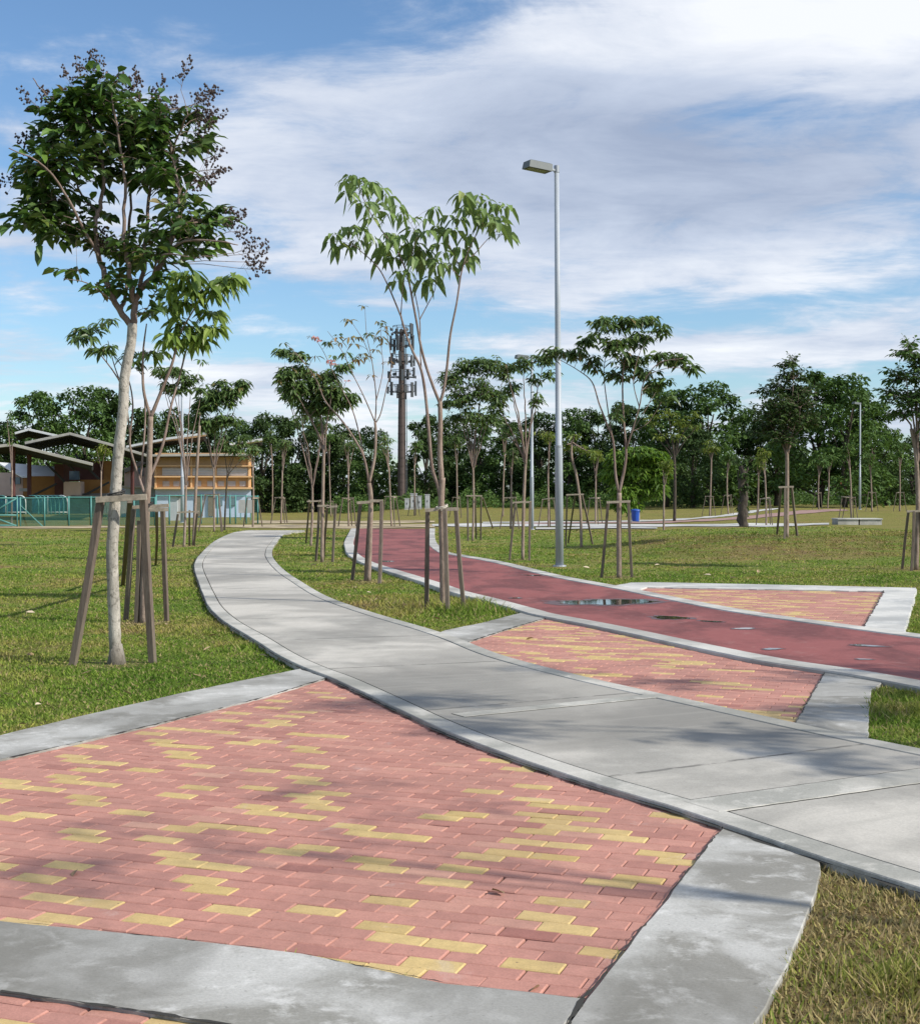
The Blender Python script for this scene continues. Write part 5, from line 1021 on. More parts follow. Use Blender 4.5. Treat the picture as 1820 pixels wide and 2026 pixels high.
wood = [(8, 832, 150, 2, 'round dark tree at the far left edge beyond the white-roofed house'), (82, 764, 150, 1, 'tall dark tree left of the pair rising behind the grandstand roofs'), (168, 760, 152, 3, 'tall broad dark tree rising behind the middle of the grandstand roof'), (232, 762, 156, 0, 'tall dark tree partly hidden by the whitish trunk, behind the grandstand'),
        (290, 812, 160, 4, 'dark tree behind the white sloping roof edge'), (350, 808, 165, 2, 'dark tree behind the left half of the orange building'), (420, 822, 160, 0, 'dark tree behind the middle of the orange building'), (478, 828, 165, 3, 'dark tree just beyond the right end of the orange building'),
        (520, 816, 160, 2, 'dark tree in the gap right of the orange building'), (572, 818, 162, 0, 'dark tree behind the top of the concrete path'), (628, 822, 166, 4, 'dark tree hidden behind the multi-stemmed pair of path trees'), (680, 838, 168, 2, 'dark tree behind the sparse flowering tree'),
        (735, 842, 160, 3, 'dark tree immediately left of the mobile mast'), (842, 815, 160, 0, 'dark tree immediately right of the mobile mast'), (888, 822, 165, 2, 'dark tree behind the tall forked centre tree'), (950, 828, 162, 3, 'dark tree behind the broad round-crowned tree'),
        (1010, 822, 165, 0, 'dark tree behind the lamp post standing farther off'), (1066, 815, 160, 2, 'dark tree showing left of the nearest lamp post'), (1128, 805, 158, 3, 'dark tree showing right of the nearest lamp post'), (1180, 806, 160, 4, 'dark tree left behind the right-hand spreading tree'),
        (1240, 792, 155, 0, 'dark tree behind the stems of the right-hand spreading tree'), (1318, 758, 140, 1, 'tall dark tree at the left of the high pair right of the spreading tree'), (1400, 752, 138, 3, 'tall dark tree at the right of the high pair, edge to open sky'), (1372, 842, 130, 2, 'lower dark tree in front of the high pair'),
        (1482, 808, 145, 2, 'dark tree in the dip left of the conical tree'), (1535, 800, 140, 4, 'dark tree immediately behind the conical tree'), (1618, 728, 125, 1, 'tallest dark-green tree right of the conical tree'), (1672, 736, 122, 3, 'tall dark-green tree left of the far right lamp post'),
        (1722, 782, 128, 1, 'tall dark-green tree right of the far right lamp post'), (1752, 850, 140, 0, 'low dark tree between the far lamp and the feathery tree'), (1806, 862, 150, 2, 'low dark tree behind the feathery tree at the right edge')]
for (x, yt, D, k_, lb) in wood:
    w_ = W(x, 1003, D); z0 = float(hgt(w_.x, D)) ; zt = W(x, yt, D).z; pr, H = protos[k_]
    o = pr if not used[k_] else copy_tree(pr); used[k_] = True
    o.location = (w_.x, D, z0); s_ = (zt - z0) / (H * .985); ws = s_ * random.uniform(.95, 1.12) * (1.12 if x > 1300 else .92) if s_ < 1.2 else s_ * .95
    o.scale = (ws, ws, s_); o.rotation_euler = (0, 0, random.random() * 6.28); tag(o, lb, 'tree', 'tall dark trees of the woodland edge')
# undergrowth and farther trunks of the wood, one dense mass
rs = np.random.default_rng(5); n = 42000
xx = rs.uniform(-75, 75, n); yy = 172 + rs.uniform(-6, 16, n) + 4 * np.sin(xx * .13); hh = 5.6 + 1.8 * np.sin(xx * .31) + 1.4 * np.sin(xx * .77 + 1) + 1.2 * np.sin(xx * 1.9); zz = rs.random(n) ** .85 * hh; gapm = (np.sin(xx * 1.7 + zz) * np.sin(zz * 1.9 + xx * .6) < .62) | (zz < 2); xx, yy, zz = xx[gapm], yy[gapm], zz[gapm]; n = len(xx)
D_ = rs.normal(0, 1, (n, 3)); o = leaves('woodland', np.stack([xx, yy, zz + hgt(xx, yy)], 1), D_, rs.uniform(.4, 1.0, n), rs.uniform(.25, .55, n), M['leaf_far'], None, .3, np.clip(rs.normal(.3, .2, n), 0, 1), hi=False)
tag(o, 'dark undergrowth and far trees massed behind the woodland edge', 'woodland', kind='stuff')
n = 26000; xx = rs.uniform(-14, 74, n); yy = 150 + rs.uniform(-5, 6, n) + 2 * np.sin(xx * .2); zz = rs.random(n) ** 1.4 * (1.0 + .5 * np.sin(xx * .9) + .4 * np.sin(xx * 2.3)) * 1.2
D_ = rs.normal(0, 1, (n, 3)); D_[:, 2] = abs(D_[:, 2]) + .5; o = leaves('scrub', np.stack([xx, yy, zz + hgt(xx, yy)], 1), D_, rs.uniform(.3, .6, n), rs.uniform(.08, .2, n), M['leaf_far_b'], None, .3, None, hi=False)
tag(o, 'rough green scrub along the foot of the wood', 'scrub', kind='stuff')

# ------------------------------------------------------------------ mobile mast and its cabinets
M['mast'] = plain('mast_paint', (0.085, 0.062, 0.055), 0.6, 0.2, 1.2); M['antenna'] = plain('antenna_grey', (0.075, 0.085, 0.095), 0.5); M['antenna_dark'] = plain('antenna_dark', (0.06, 0.065, 0.07), 0.6)
Dm = 158.0; b = W(795, 1003, Dm); b.z = float(hgt(b.x, Dm)); topz = W(795, 652, Dm).z
o = empty('mobile_mast', b, 'tall dark brown mobile mast carrying tiers of antennas', 'mast')
mb = MB(); mb.tube([b, b + Vector((0, 0, 10)), Vector((b.x, b.y, topz))], [.52, .42, .27], 12)
for z_ in np.arange(1.2, 11, .9): mb.tube([b + Vector((0, 0, z_)), b + Vector((0, 0, z_ + .08))], [.55 - .011 * z_, .55 - .011 * z_], 12)
mb.build('pole', M['mast'], o, smooth=False)
mb = MB(); mb.tube([b + Vector((.62, -.2, .5)), Vector((b.x + .48, b.y - .2, topz - 1))], [.05, .04], 5); mb.tube([b + Vector((.45, -.35, .5)), Vector((b.x + .36, b.y - .3, topz - 1))], [.04, .03], 5); mb.build('cable_riser', M['antenna'], o)
mb = MB(); mb.tube([Vector((b.x, b.y, topz)), Vector((b.x, b.y, topz + 1.1))], [.03, .015], 5); mb.build('lightning_rod', M['antenna'], o)
for ti, yv in enumerate((658, 684, 716, 746, 775)):
    z_ = W(795, yv, Dm).z; rad = 1.0 + .10 * ti; mb = MB(); n_ = 12
    for dz_ in (0, .75): mb.tube([Vector((b.x + math.cos(6.283 * j / n_) * rad, b.y + math.sin(6.283 * j / n_) * rad, z_ + dz_)) for j in range(n_ + 1)], .035, 5)
    for j in range(6): a = 6.283 * j / 6; mb.bar((b.x, b.y, z_), (b.x + math.cos(a) * rad, b.y + math.sin(a) * rad, z_), .06); mb.bar((b.x + math.cos(a) * rad, b.y + math.sin(a) * rad, z_), (b.x + math.cos(a) * rad, b.y + math.sin(a) * rad, z_ + .75), .05)
    pf = mb.build('platform', M['antenna_dark'], o)
    for j in range(12):
        a = 6.283 * (j + .4 * ti) / 12; h_ = random.choice((.7, 1.1, 1.5)); r_ = rad + .22; mb = MB(); c_ = Vector((b.x + math.cos(a) * r_, b.y + math.sin(a) * r_, z_ + random.uniform(-.1, .45)))
        if random.random() < .35: mb.tube([c_ - Vector((math.cos(a), math.sin(a), 0)) * .1, c_ + Vector((math.cos(a), math.sin(a), 0)) * .1], [.08, .19], 10)
        else: mb.box(c_, (.16, .30, h_ * 1.1), rz=a)
        mb.build('antenna', M[random.choice(('antenna', 'antenna_dark', 'antenna_dark'))], pf)
random.seed(3)
M['cab'] = plain('cabinet_paint', (0.42, 0.44, 0.46), 0.5, .1, 2)
for (x0, x1, y0, y1, lb) in [(812, 825, 977, 1001.5, 'tallest pale grey equipment cabinet at the foot of the mast'), (826, 834, 982, 1000.5, 'narrow pale cabinet right of the tallest one at the mast'), (801, 809.5, 987, 1000.5, 'low pale cabinet immediately right of the mast foot'), (841, 850, 979, 999, 'grey-white cabinet farthest right of the mast')]:
    D = 138.0; a = W(x0, y1, D); c_ = W(x1, y0, D); gz = float(hgt(a.x, D)); w_ = c_.x - a.x; h_ = c_.z - gz
    o = empty('equipment_cabinet', ((a.x + c_.x) / 2, D, gz), lb, 'cabinet', 'cabinets beside the mobile mast'); ctr = Vector(((a.x + c_.x) / 2, D, gz + h_ / 2 + .08))
    mb = MB(); mb.box(ctr, (w_, .7, h_ - .12)); mb.box(ctr + Vector((0, 0, h_ / 2 - .05)), (w_ + .08, .78, .06)); mb.build('body', M['cab'], o); mb = MB(); mb.box((ctr.x, D, gz + .06), (w_ + .1, .8, .14)); mb.build('plinth', M['kerb'], o)
    for sx in (-1, 1): mb = MB(); mb.box(ctr + Vector((sx * w_ * .24, -.36, 0)), (w_ * .43, .03, h_ * .78)); dr_ = mb.build('door', M['cab'], o); mb = MB(); mb.box(ctr + Vector((sx * w_ * .06, -.385, 0)), (.03, .03, .18)); mb.build('handle', M['antenna_dark'], dr_)

# ------------------------------------------------------------------ sports buildings at left
M['orange'] = plain('orange_render', (0.56, 0.35, 0.17), 0.85, .08, 1.5); M['orange_pale'] = plain('orange_trim', (0.72, 0.46, 0.24), 0.8, .06, 2); M['blue_wall'] = plain('pale_blue_render', (0.52, 0.62, 0.80), 0.85, .06, 1.2)
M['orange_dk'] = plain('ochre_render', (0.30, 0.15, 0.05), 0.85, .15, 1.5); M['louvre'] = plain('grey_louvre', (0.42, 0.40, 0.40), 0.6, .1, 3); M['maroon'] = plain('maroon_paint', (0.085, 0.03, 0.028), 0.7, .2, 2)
M['roof_dk'] = plain('roof_steel', (0.035, 0.037, 0.038), 0.6, .2, 2); M['roof_edge'] = plain('roof_fascia', (0.38, 0.37, 0.33), 0.6, .15, 2); M['roof_white'] = plain('white_roof', (0.62, 0.64, 0.64), 0.55, .08, 1); M['cream'] = plain('cream_panel', (0.55, 0.42, 0.36), 0.8, .08, 2)
M['teal'] = plain('teal_steel', (0.07, 0.22, 0.205), 0.5, .12, 2); M['blue_sheet'] = plain('blue_sheet', (0.012, 0.09, 0.17), 0.45, .25, 1.5); M['white_pipe'] = plain('white_pipe', (0.66, 0.70, 0.66), 0.45, .05, 3); M['win'] = plain('window_glass', (0.16, 0.22, 0.27), 0.15, .2, 2); M['brown_door'] = plain('brown_door', (0.20, 0.16, 0.12), 0.6)
M['pale_panel'] = plain('pale_panel', (0.66, 0.62, 0.58), .7, .05, 3)
M['gravel'] = plain('stand_concrete', (0.20, 0.19, 0.18), .9, .15, 2)
def quadbox(mb, x0, x1, y0, y1, D, th):
    a = W(x0, y1, D); c_ = W(x1, y0, D); k_ = (D + th + .02) / D if th > 4 else 1.0     # long halls stand askew to the path
    mb.add([(a.x, D, a.z), (c_.x, D, a.z), (c_.x, D, c_.z), (a.x, D, c_.z), (a.x * k_, D + th, a.z), (c_.x * k_, D + th, a.z), (c_.x * k_, D + th, c_.z), (a.x * k_, D + th, c_.z)], [(0, 1, 2, 3), (7, 6, 5, 4), (0, 4, 5, 1), (1, 5, 6, 2), (2, 6, 7, 3), (3, 7, 4, 0)])
DB = 128.0; a = W(400, 1023, DB); o = empty('sports_hall', (a.x, DB + 4, a.z - .3), 'low hall with orange upper walls and pale blue ground floor', 'building')
def part(name, x0, x1, y0, y1, D, th, mat, par): mb = MB(); quadbox(mb, x0, x1, y0, y1, D, th); return mb.build(name, M[mat], par)
w_up = part('upper_wall', 307, 497, 896, 966, DB, 9, 'orange', o); w_lo = part('lower_wall', 307.2, 496.8, 966, 1032, DB + .05, 8.9, 'blue_wall', o)
for i, (y0, y1) in enumerate(((920.5, 923), (941.5, 944.5), (964, 967.5))): part('ledge', 305, 499, y0, y1, DB - .5, .55, 'orange_pale', o)
for x0, x1 in ((306, 309), (377, 380), (426, 428), (491, 494.5)): part('pilaster', x0, x1, 898, 966, DB - .25, .27, 'orange_pale', o)
for x0, x1 in ((321, 376), (381, 425), (429, 490)): f = part('louvre_panel', x0, x1, 925, 941, DB - .12, .14, 'pale_panel', o); [part('slat', x0 + .5, x1 - .5, yy_, yy_ + .9, DB - .17, .06, 'louvre', f) for yy_ in np.arange(927, 941, 3.2)]
for x0, x1 in ((322, 335), (343, 355), (361, 373), (387, 398), (410, 421), (431, 443), (451, 466), (474, 486)): part('vent', x0, x1, 952, 962, DB - .10, .12, 'louvre', o)
for x0, x1, y0, y1, nm, mt in ((389, 401, 979, 1021, 'door', 'brown_door'), (412, 422, 979, 1021, 'door', 'brown_door'), (428, 440, 984, 1000, 'window', 'win'), (453, 466, 984, 1000, 'window', 'win')): f = part(nm, x0, x1, y0, y1, DB - .10, .14, mt, o); part('frame', x0 - 1, x1 + 1, y0 - 1.2, y0, DB - .14, .18, 'louvre', f)
# gabled side block reaching forward-left of the hall
part('side_wall', 246, 307, 925, 966, DB + 3, 5, 'cream', o); part('side_base', 240, 306.5, 966, 1030, DB + 3.05, 5, 'blue_wall', o); part('canopy', 240, 308, 961, 965, DB + .5, 2.6, 'louvre', o); part('window', 273, 284, 925, 942, DB + 2.9, .14, 'win', o)
mb = MB(); A = [W(246, 928, DB + 2.7), W(316, 893, DB + 2.7), W(316, 903, DB + 2.7), W(246, 936, DB + 2.7)]; mb.add([tuple(p) for p in A] + [tuple(p + Vector((0, .3, 0))) for p in A], [(0, 1, 2, 3), (7, 6, 5, 4), (0, 4, 5, 1), (1, 5, 6, 2), (2, 6, 7, 3), (3, 7, 4, 0)]); mb.build('raking_beam', M['gravel'], o)
def roof_slab(name, pts, D0, D1, th, par, mat, edge=None):
    """profile line in view, extruded in depth with fascia and purlins"""
    for i in range(len(pts) - 1):
        p, q = W(*pts[i], D0), W(*pts[i + 1], D0); mb = MB(); e = Vector((0, D1 - D0, 0)); t = Vector((0, 0, -th)); kx = (D1 - D0) / D0; ep = e + Vector((p.x * kx, 0, 0)); eq = e + Vector((q.x * kx, 0, 0))   # bays run askew, like the hall
        mb.add([p, q, q + eq, p + ep, p + t, q + t, q + eq + t, p + ep + t], [(0, 1, 2, 3), (7, 6, 5, 4), (0, 4, 5, 1), (1, 5, 6, 2), (2, 6, 7, 3), (3, 7, 4, 0)]); r_ = mb.build(name, M[mat], par)
        if edge:
            mb = MB(); mb.bar(p + Vector((0, -.06, -.10)), q + Vector((0, -.06, -.10)), .10, .20); mb.build('fascia', M[edge], r_)
            for k_ in range(1, 5): mb = MB(); mb.bar(p + ep * (k_ / 5) + t * 1.5, q + eq * (k_ / 5) + t * 1.5, .12, .16); mb.build('rafter', M['roof_dk'], r_)
roof_slab('roof', [(300, 899), (500, 897)], DB - 1.2, DB + 9.5, .25, o, 'roof_dk', 'roof_edge'); roof_slab('roof', [(250, 882), (330, 866), (408, 855)], DB + .5, DB + 14, .22, o, 'roof_white', 'roof_white'); roof_slab('roof', [(455, 877), (519, 867)], DB + 1, DB + 10, .22, o, 'roof_white', 'roof_white')
DG = 112.0; a = W(150, 1010, DG); o = empty('grandstand', (a.x, DG, a.z), 'open grandstand with dark overlapping cantilever roofs and ochre walls', 'grandstand')
roof_slab('roof', [(-40, 884), (26, 877), (184, 916)], 98, 112, .18, o, 'roof_dk', 'roof_edge'); roof_slab('roof', [(50, 874), (139, 855.5), (215, 876), (292, 899)], 110, 128, .18, o, 'roof_dk', 'roof_edge'); roof_slab('roof', [(30, 855), (57, 847.5), (122, 862)], 124, 138, .18, o, 'roof_dk', 'roof_white')
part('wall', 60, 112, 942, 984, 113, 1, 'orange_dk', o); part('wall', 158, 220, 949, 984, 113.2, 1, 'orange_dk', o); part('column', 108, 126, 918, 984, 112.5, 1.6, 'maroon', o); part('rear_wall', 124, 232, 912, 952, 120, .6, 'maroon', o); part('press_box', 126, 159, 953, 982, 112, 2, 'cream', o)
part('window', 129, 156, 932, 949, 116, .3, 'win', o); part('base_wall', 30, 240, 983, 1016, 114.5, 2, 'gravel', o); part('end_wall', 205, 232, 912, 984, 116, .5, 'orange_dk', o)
for (x0, y0, x1, y1, D) in ((58, 895, 58, 1016, 104), (26, 880, 26, 1016, 99), (262, 892, 262, 1010, 118)): mb = MB(); mb.bar(W(x1, y1, D), W(x0, y0, D), .26, .26); mb.build('post', M['maroon'], o)
for (x0, y0, x1, y1, D) in ((110, 895, 148, 931, 106), (90, 915, 128, 953, 108), (148, 900, 196, 948, 112), (62, 982, 112, 957, 111.9), (162, 982, 216, 954, 112.1)): mb = MB(); mb.bar(W(x0, y0, D), W(x1, y1, D), .16, .16); mb.build('brace', M['roof_dk'], o)
for k_ in range(4): part('seat_tier', 128 + 4 * k_, 228, 968 + 4 * k_, 972.5 + 4 * k_, 114 - .7 * k_, .6, 'gravel', o)
DHs = 118.0; a = W(60, 1000, DHs); o = empty('white_roofed_house', (a.x, DHs, a.z), 'small house with bright white pitched roof at the left edge', 'house')
part('wall', 46, 110, 941, 1000, DHs + .4, 5, 'orange_dk', o); part('side_wall', -12, 45, 935, 1000, DHs + 2, 4, 'cream', o); part('window', 20, 40, 944, 958, DHs + 1.9, .12, 'win', o); part('porch_roof', 38, 62, 966, 972, DHs - 1.5, 2, 'roof_edge', o)
mb = MB(); e0, e1, r0, r1 = W(44, 942.5, DHs), W(112, 942, DHs), W(-6, 914, DHs + 5.5), W(108, 923, DHs + 5.5); t = Vector((0, 0, -.12)); mb.add([e0, e1, r1, r0, e0 + t, e1 + t, r1 + t, r0 + t], [(0, 1, 2, 3), (7, 6, 5, 4), (0, 4, 5, 1), (1, 5, 6, 2), (2, 6, 7, 3), (3, 7, 4, 0)]); mb.build('roof', M['roof_white'], o)
# equipment kiosk and notice board before the hall
o = empty('kiosk', W(345, 1033, 92), 'pale green-white kiosk box standing behind the fence by the blue wall', 'kiosk'); part('body', 333, 351, 981, 1034, 92, 1.2, 'cab', o); part('side_panel', 351, 359, 982, 1033, 92.2, 1, 'louvre', o); part('roof', 332, 360, 979.5, 981.5, 91.8, 1.6, 'roof_edge', o)
o = empty('notice_board', W(486, 1032, 84), 'blank grey notice board on legs at the right end of the hall', 'notice board'); part('panel', 472, 500, 989, 1015, 84, .06, 'louvre', o); part('leg', 475, 476.5, 1015, 1033, 84, .05, 'teal', o); part('leg', 495, 496.5, 1015, 1033, 84, .05, 'teal', o)
# football dugouts with arched ribs
M['blue_net'] = M['blue_sheet']
for (x0, x1, lb, nr) in ((62, 134, 'long blue dugout shelter with white arched end frame behind the green fence', 8), (-40, 51, 'blue dugout shelter with arched end cut by the left edge', 3)):
    D = 74.0; a = W(x0, 1018, D); c_ = W(x1, 1018, D); gz = a.z; hgt_ = W(x1, 981, D).z - gz; o = empty('dugout', ((a.x + c_.x) / 2, D + .7, gz), lb, 'dugout', 'dugouts behind the green fence'); prof = [(-.0, 0), (0, hgt_ * .5), (.12, hgt_ * .78), (.4, hgt_ * .95), (.8, hgt_), (1.3, hgt_ * .98)]
    for k_ in range(nr):
        x_ = c_.x - (c_.x - a.x) * k_ / (nr - 1) * .8; mb = MB(); w_ = .75
        P = [Vector((x_, D, gz)), Vector((x_, D, gz + hgt_ * .62)), Vector((x_ - w_ * .12, D + .1, gz + hgt_ * .88)), Vector((x_ - w_ * .45, D + .3, gz + hgt_)), Vector((x_ - w_ * .9, D + .6, gz + hgt_))]; mb.tube(*smooth_line(P, [.035] * 5, 5), 6)
        if k_ == 0: mb.tube([Vector((x_ - 1.05, D, gz)), Vector((x_ - 1.05, D, gz + hgt_ * .98))], .03, 6); mb.tube([Vector((x_ - 1.05, D, gz + .12)), Vector((x_, D, gz + .12))], .03, 6)
        mb.build('rib', M['white_pipe'] if k_ == 0 else M['teal'], o, smooth=True)
    mb = MB(); vs = []
    for t_ in range(7):
        f_ = t_ / 6; y_, z_ = D + .62 + .9 * f_ ** 2, gz + hgt_ * (1 - f_ ** 2 * .12) if f_ < .6 else gz + hgt_ * (.96 - (f_ - .6) * 2.35)
        vs += [(a.x, y_, z_), (c_.x - .3, y_, z_)]
    mb.add(vs, [(2 * i, 2 * i + 1, 2 * i + 3, 2 * i + 2) for i in range(6)]); mb.add([(a.x, D + .15, gz + .1), (c_.x - .2, D + .15, gz + .1), (c_.x - .2, D + .15, gz + hgt_ * .9), (a.x, D + .15, gz + hgt_ * .9), (a.x, D + .22, gz + .1), (c_.x - .2, D + .22, gz + .1), (c_.x - .2, D + .22, gz + hgt_ * .9), (a.x, D + .22, gz + hgt_ * .9)], [(0, 1, 2, 3), (7, 6, 5, 4), (0, 4, 5, 1), (3, 2, 6, 7)]); mb.build('cover', M['blue_sheet'], o)
# green wire fence
m = Mat('green_mesh', 0.6, .3); m.color(m.ramp(m.noise(.9, 4, .6), [(.35, (0.010, 0.075, 0.062)), (.65, (0.020, 0.115, 0.095))])); trn = m.n('ShaderNodeBsdfTransparent'); ms = m.n('ShaderNodeMixShader'); ck = m.n('ShaderNodeTexChecker'); ck.inputs['Scale'].default_value = 34
ck.inputs[1].default_value = (1, 1, 1, 1); ck.inputs[2].default_value = (0, 0, 0, 1); mp = m.n('ShaderNodeMapping'); mp.inputs['Rotation'].default_value = (0, R(45), 0); m.l(m.geo.outputs['Position'], mp.inputs[0]); sxyz = m.n('ShaderNodeSeparateXYZ'); m.l(mp.outputs[0], sxyz.inputs[0]); cx_ = m.n('ShaderNodeCombineXYZ'); m.l(sxyz.outputs[0], cx_.inputs[0]); m.l(sxyz.outputs[2], cx_.inputs[1]); m.l(cx_.outputs[0], ck.inputs['Vector'])
m.l(m.math('ADD', m.math('MULTIPLY', ck.outputs['Fac'], .45), .30), ms.inputs[0]); m.l(trn.outputs[0], ms.inputs[1]); m.l(m.b.outputs[0], ms.inputs[2]); m.l(ms.outputs[0], m.t.nodes['Material Output'].inputs[0]); M['mesh'] = m.m
m = Mat('open_wire', 0.6, .3); m.color((0.06, 0.22, 0.19)); trn = m.n('ShaderNodeBsdfTransparent'); ms = m.n('ShaderNodeMixShader'); ms.inputs[0].default_value = .10; m.l(trn.outputs[0], ms.inputs[1]); m.l(m.b.outputs[0], ms.inputs[2]); m.l(ms.outputs[0], m.t.nodes['Material Output'].inputs[0]); M['wire'] = m.m
def fence(label, xs_, D0, D1, h, mesh, braces=()):
    pts = []; x0, x1 = xs_[0], xs_[-1]
    for x in xs_:
        t = (x - x0) / (x1 - x0); D = D0 + (D1 - D0) * t; w_ = W(x, 1000, D); pts.append(Vector((w_.x, D, float(hgt(w_.x, D)))))
    o = empty('wire_fence', pts[0], label, 'fence')
    for p in pts: mb = MB(); mb.tube([p + Vector((0, 0, -.1)), p + Vector((0, 0, h + .05))], .04, 7); mb.build('post', M['teal'], o, smooth=True)
    for a, b in zip(pts, pts[1:]):
        mb = MB(); mb.tube([a + Vector((0, 0, h)), b + Vector((0, 0, h))], .025, 6); mb.build('top_rail', M['teal'], o)
        mb = MB(); mb.add([a + Vector((0, .02, .02)), b + Vector((0, .02, .02)), b + Vector((0, .02, h - .02)), a + Vector((0, .02, h - .02))], [(0, 1, 2, 3)]); mb.build('mesh_panel', M[mesh], o)
    for (i, sx) in braces: p = pts[i]; mb = MB(); mb.tube([p + Vector((0, 0, h * .75)), p + Vector((sx, -.1, 0))], .028, 6); mb.build('brace', M['teal'], o)
    return o
fence('green mesh fence with teal posts in front of the grandstand', [40, 88, 136, 180, 222, 265, 307], 65, 67, 1.34, 'mesh', ((0, 1.1),))
fence('open teal wire fence in front of the blue wall', [309, 335, 366, 398, 430, 455, 466, 487, 510], 68, 72, 1.42, 'wire')
# gate panel at the far left
o = empty('field_gate', W(34, 1041, 64.5), 'teal tubular gate with diagonal bars at the far left', 'gate'); pA_ = W(-60, 1000, 64.5); pB_ = W(34, 1000, 64.5); z0 = float(hgt(pB_.x, 64.5)); zt = z0 + 1.34
for (p, q, nm) in (((pA_.x, z0 + .08), (pA_.x, zt), 'stile'), ((pB_.x, z0), (pB_.x, zt + .08), 'stile'), ((pA_.x, zt), (pB_.x, zt), 'rail'), ((pA_.x, z0 + .55), (pB_.x, z0 + .55), 'rail'), ((pA_.x, z0 + .08), (pB_.x, z0 + .08), 'rail'), ((pB_.x - 1.35, z0 + .55), (pB_.x, zt), 'brace'), ((pB_.x - 1.35, z0 + .55), (pB_.x - .1, z0 + .08), 'brace')): mb = MB(); mb.tube([(p[0], 64.5, p[1]), (q[0], 64.5, q[1])], .038, 7); mb.build(nm, M['teal'], o, smooth=True)
mb = MB(); mb.add([(pA_.x, 64.52, z0 + .1), (pB_.x, 64.52, z0 + .1), (pB_.x, 64.52, zt), (pA_.x, 64.52, zt)], [(0, 1, 2, 3)]); mb.build('mesh_panel', M['mesh'], o)

# ------------------------------------------------------------------ small things in the park
M['bin'] = plain('blue_plastic', (0.015, 0.07, 0.36), .4, .1, 4); g = G(1257, 1036); k_ = F / g.y; h_ = 29 / k_; o = empty('litter_bin', g, 'bright blue bin under the broad bright-green tree', 'bin')
mb = MB(); mb.tube([g + Vector((0, 0, .12)), g + Vector((0, 0, h_ * .88))], [.17, .22], 14); mb.build('body', M['bin'], o, smooth=False); mb = MB(); mb.tube([g + Vector((0, 0, h_ * .88)), g + Vector((0, 0, h_ * .96)), g + Vector((0, 0, h_))], [.24, .22, .08], 14); mb.build('lid', M['bin'], o)
for sx in (-.2, .2): mb = MB(); mb.tube([g + Vector((sx, .05, 0)), g + Vector((sx, .05, h_ * .8))], .02, 6); mb.build('leg', M['galv'], o)
g = G(1695, 1038); D = g.y; a = W(1652, 1030, D); c_ = W(1738, 1030, D); z0 = float(hgt((a.x + c_.x) / 2, D)); o = empty('drain_chamber', ((a.x + c_.x) / 2, D, z0), 'low weathered concrete drain chamber on the lawn at right', 'drain')
for x0, x1 in ((1652, 1692), (1695, 1738)): a = W(x0, 1030, D); c_ = W(x1, 1030, D); mb = MB(); mb.box(((a.x + c_.x) / 2, D, z0 + .12), (c_.x - a.x, 1.1, .30)); b_ = mb.build('block', M['kerb'], o); mb = MB(); mb.box(((a.x + c_.x) / 2, D, z0 + .29), (c_.x - a.x + .06, 1.2, .05)); mb.build('cover', M['pale_kerb'], b_)
auto_frame('tight stake frame standing on the drain chamber edge at right', 1676, 1036, .45, 1.35)
M['red_roof'] = plain('red_roof_tile', (0.45, 0.12, 0.07), .8, .15, 2)
for (x0, x1, y0, y1, lb) in ((1660, 1692, 938, 958, 'red-roofed house glimpsed between trunks at right'), (1716, 1742, 938, 952, 'second red-roofed house glimpsed farther right')):
    D = 195.0; a = W(x0, y1, D); c_ = W(x1, y0, D); gz = float(hgt(a.x, D)); o = empty('far_house', ((a.x + c_.x) / 2, D, gz), lb, 'house'); xm, w_ = (a.x + c_.x) / 2, (c_.x - a.x); ze = a.z; zr = c_.z
    mb = MB(); mb.box((xm, D + 3, (gz + ze) / 2), (w_ * .92, 5.4, ze - gz)); mb.build('wall', M['cream'], o); mb = MB(); mb.add([(xm - w_ / 2, D, ze), (xm + w_ / 2, D, ze), (xm + w_ / 2, D + 6, ze), (xm - w_ / 2, D + 6, ze), (xm - w_ * .38, D + 3, zr), (xm + w_ * .38, D + 3, zr)], [(0, 1, 5, 4), (1, 2, 5), (2, 3, 4, 5), (3, 0, 4), (3, 2, 1, 0)]); mb.build('roof', M['red_roof'], o)
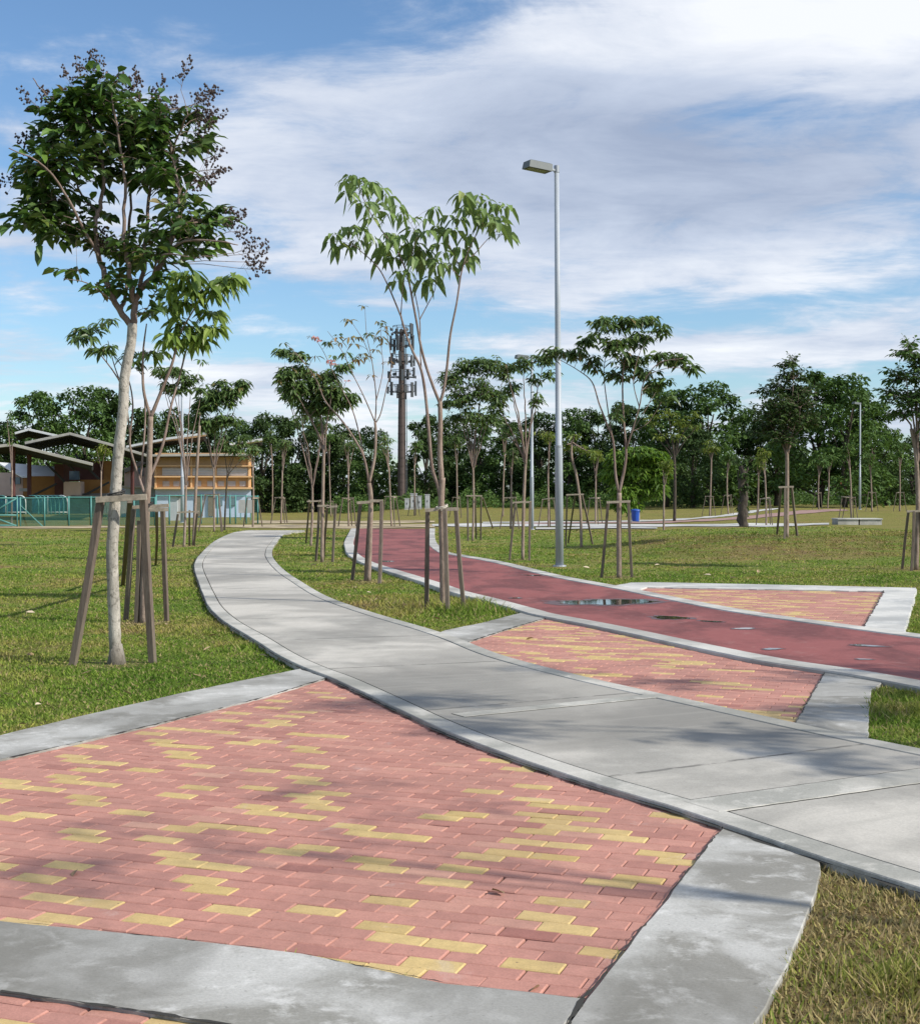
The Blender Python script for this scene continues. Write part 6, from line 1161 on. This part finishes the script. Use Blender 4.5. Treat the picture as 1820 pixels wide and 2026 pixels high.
# dry leaves on the turf and paving
M['dry'] = mat_leaf('dry_leaf', [(0, (0.20, 0.12, 0.06)), (.6, (0.42, 0.31, 0.19)), (1, (0.58, 0.50, 0.38))], .1, .8)
def dry_proto(Ls, tone, cup):
    D_ = np.array([[1.0, .1, .05]]); return leaves('dry_leaf', [[-Ls / 2, 0, .004]], D_, Ls, Ls * .45, M['dry'], None, cup, np.array([tone]))
dps = [dry_proto(.10, .9, .12), dry_proto(.085, .6, -.2), dry_proto(.07, .25, .15)]; first = [True] * 3
def put_leaf(x, y, k_, label, group=None, z=None, s_=1.0):
    g = G(x, y, z) if z is not None else G(x, y); o = dps[k_] if first[k_] else dps[k_].copy()
    if not first[k_]: col.objects.link(o)
    first[k_] = False; o.location = g + Vector((0, 0, .022 if z is None else .003)); o.rotation_euler = (random.uniform(-.2, .3), random.uniform(-.3, .1), random.random() * 6.28); o.scale = (s_,) * 3; tag(o, label, 'leaf', group)
put_leaf(1048, 1265, 2, 'curled dark leaf alone on the middle brick paving', z=0.0, s_=1.3); put_leaf(150, 1730, 2, 'thin dark curled leaf on the near bricks at left', z=0.0); put_leaf(984, 1768, 2, 'curved dark leaf on a yellow brick at lower middle', z=0.0, s_=1.1); put_leaf(1060, 1960, 2, 'slim dark leaf at the lowest edge of the near bricks', z=0.0, s_=.9)
for (x, y) in [(194, 1392), (377, 1318), (350, 1330), (470, 1270), (455, 1240), (438, 1232), (140, 1370), (60, 1300), (95, 1345), (45, 1440), (300, 1355), (520, 1302), (250, 1380), (15, 1380), (410, 1290), (110, 1250), (330, 1240), (60, 1215), (420, 1262), (555, 1310), (170, 1340), (280, 1270), (75, 1400), (390, 1345)]: put_leaf(x, y, random.randint(0, 2), 'pale fallen leaf lying on the left lawn', 'fallen leaves on the left lawn', s_=random.uniform(.7, 1.2))
for (x, y) in [(770, 1218), (800, 1200), (822, 1225), (650, 1130), (660, 1160), (705, 1165), (730, 1175), (745, 1190), (690, 1180), (930, 1220), (960, 1212), (620, 1120), (865, 1228), (790, 1178), (910, 1230)]: put_leaf(x, y, random.randint(0, 2), 'fallen leaf lying on the grass wedge between the two paths', 'fallen leaves on the grass wedge', s_=random.uniform(.8, 1.4))
for (x, y) in [(1240, 1140), (1300, 1120), (1160, 1125), (1400, 1140), (1450, 1146), (1500, 1135), (1350, 1110), (1130, 1100)]: put_leaf(x, y, random.randint(0, 1), 'fallen leaf lying on the lawn beyond the far paving', 'fallen leaves on the far lawn', s_=1.5)
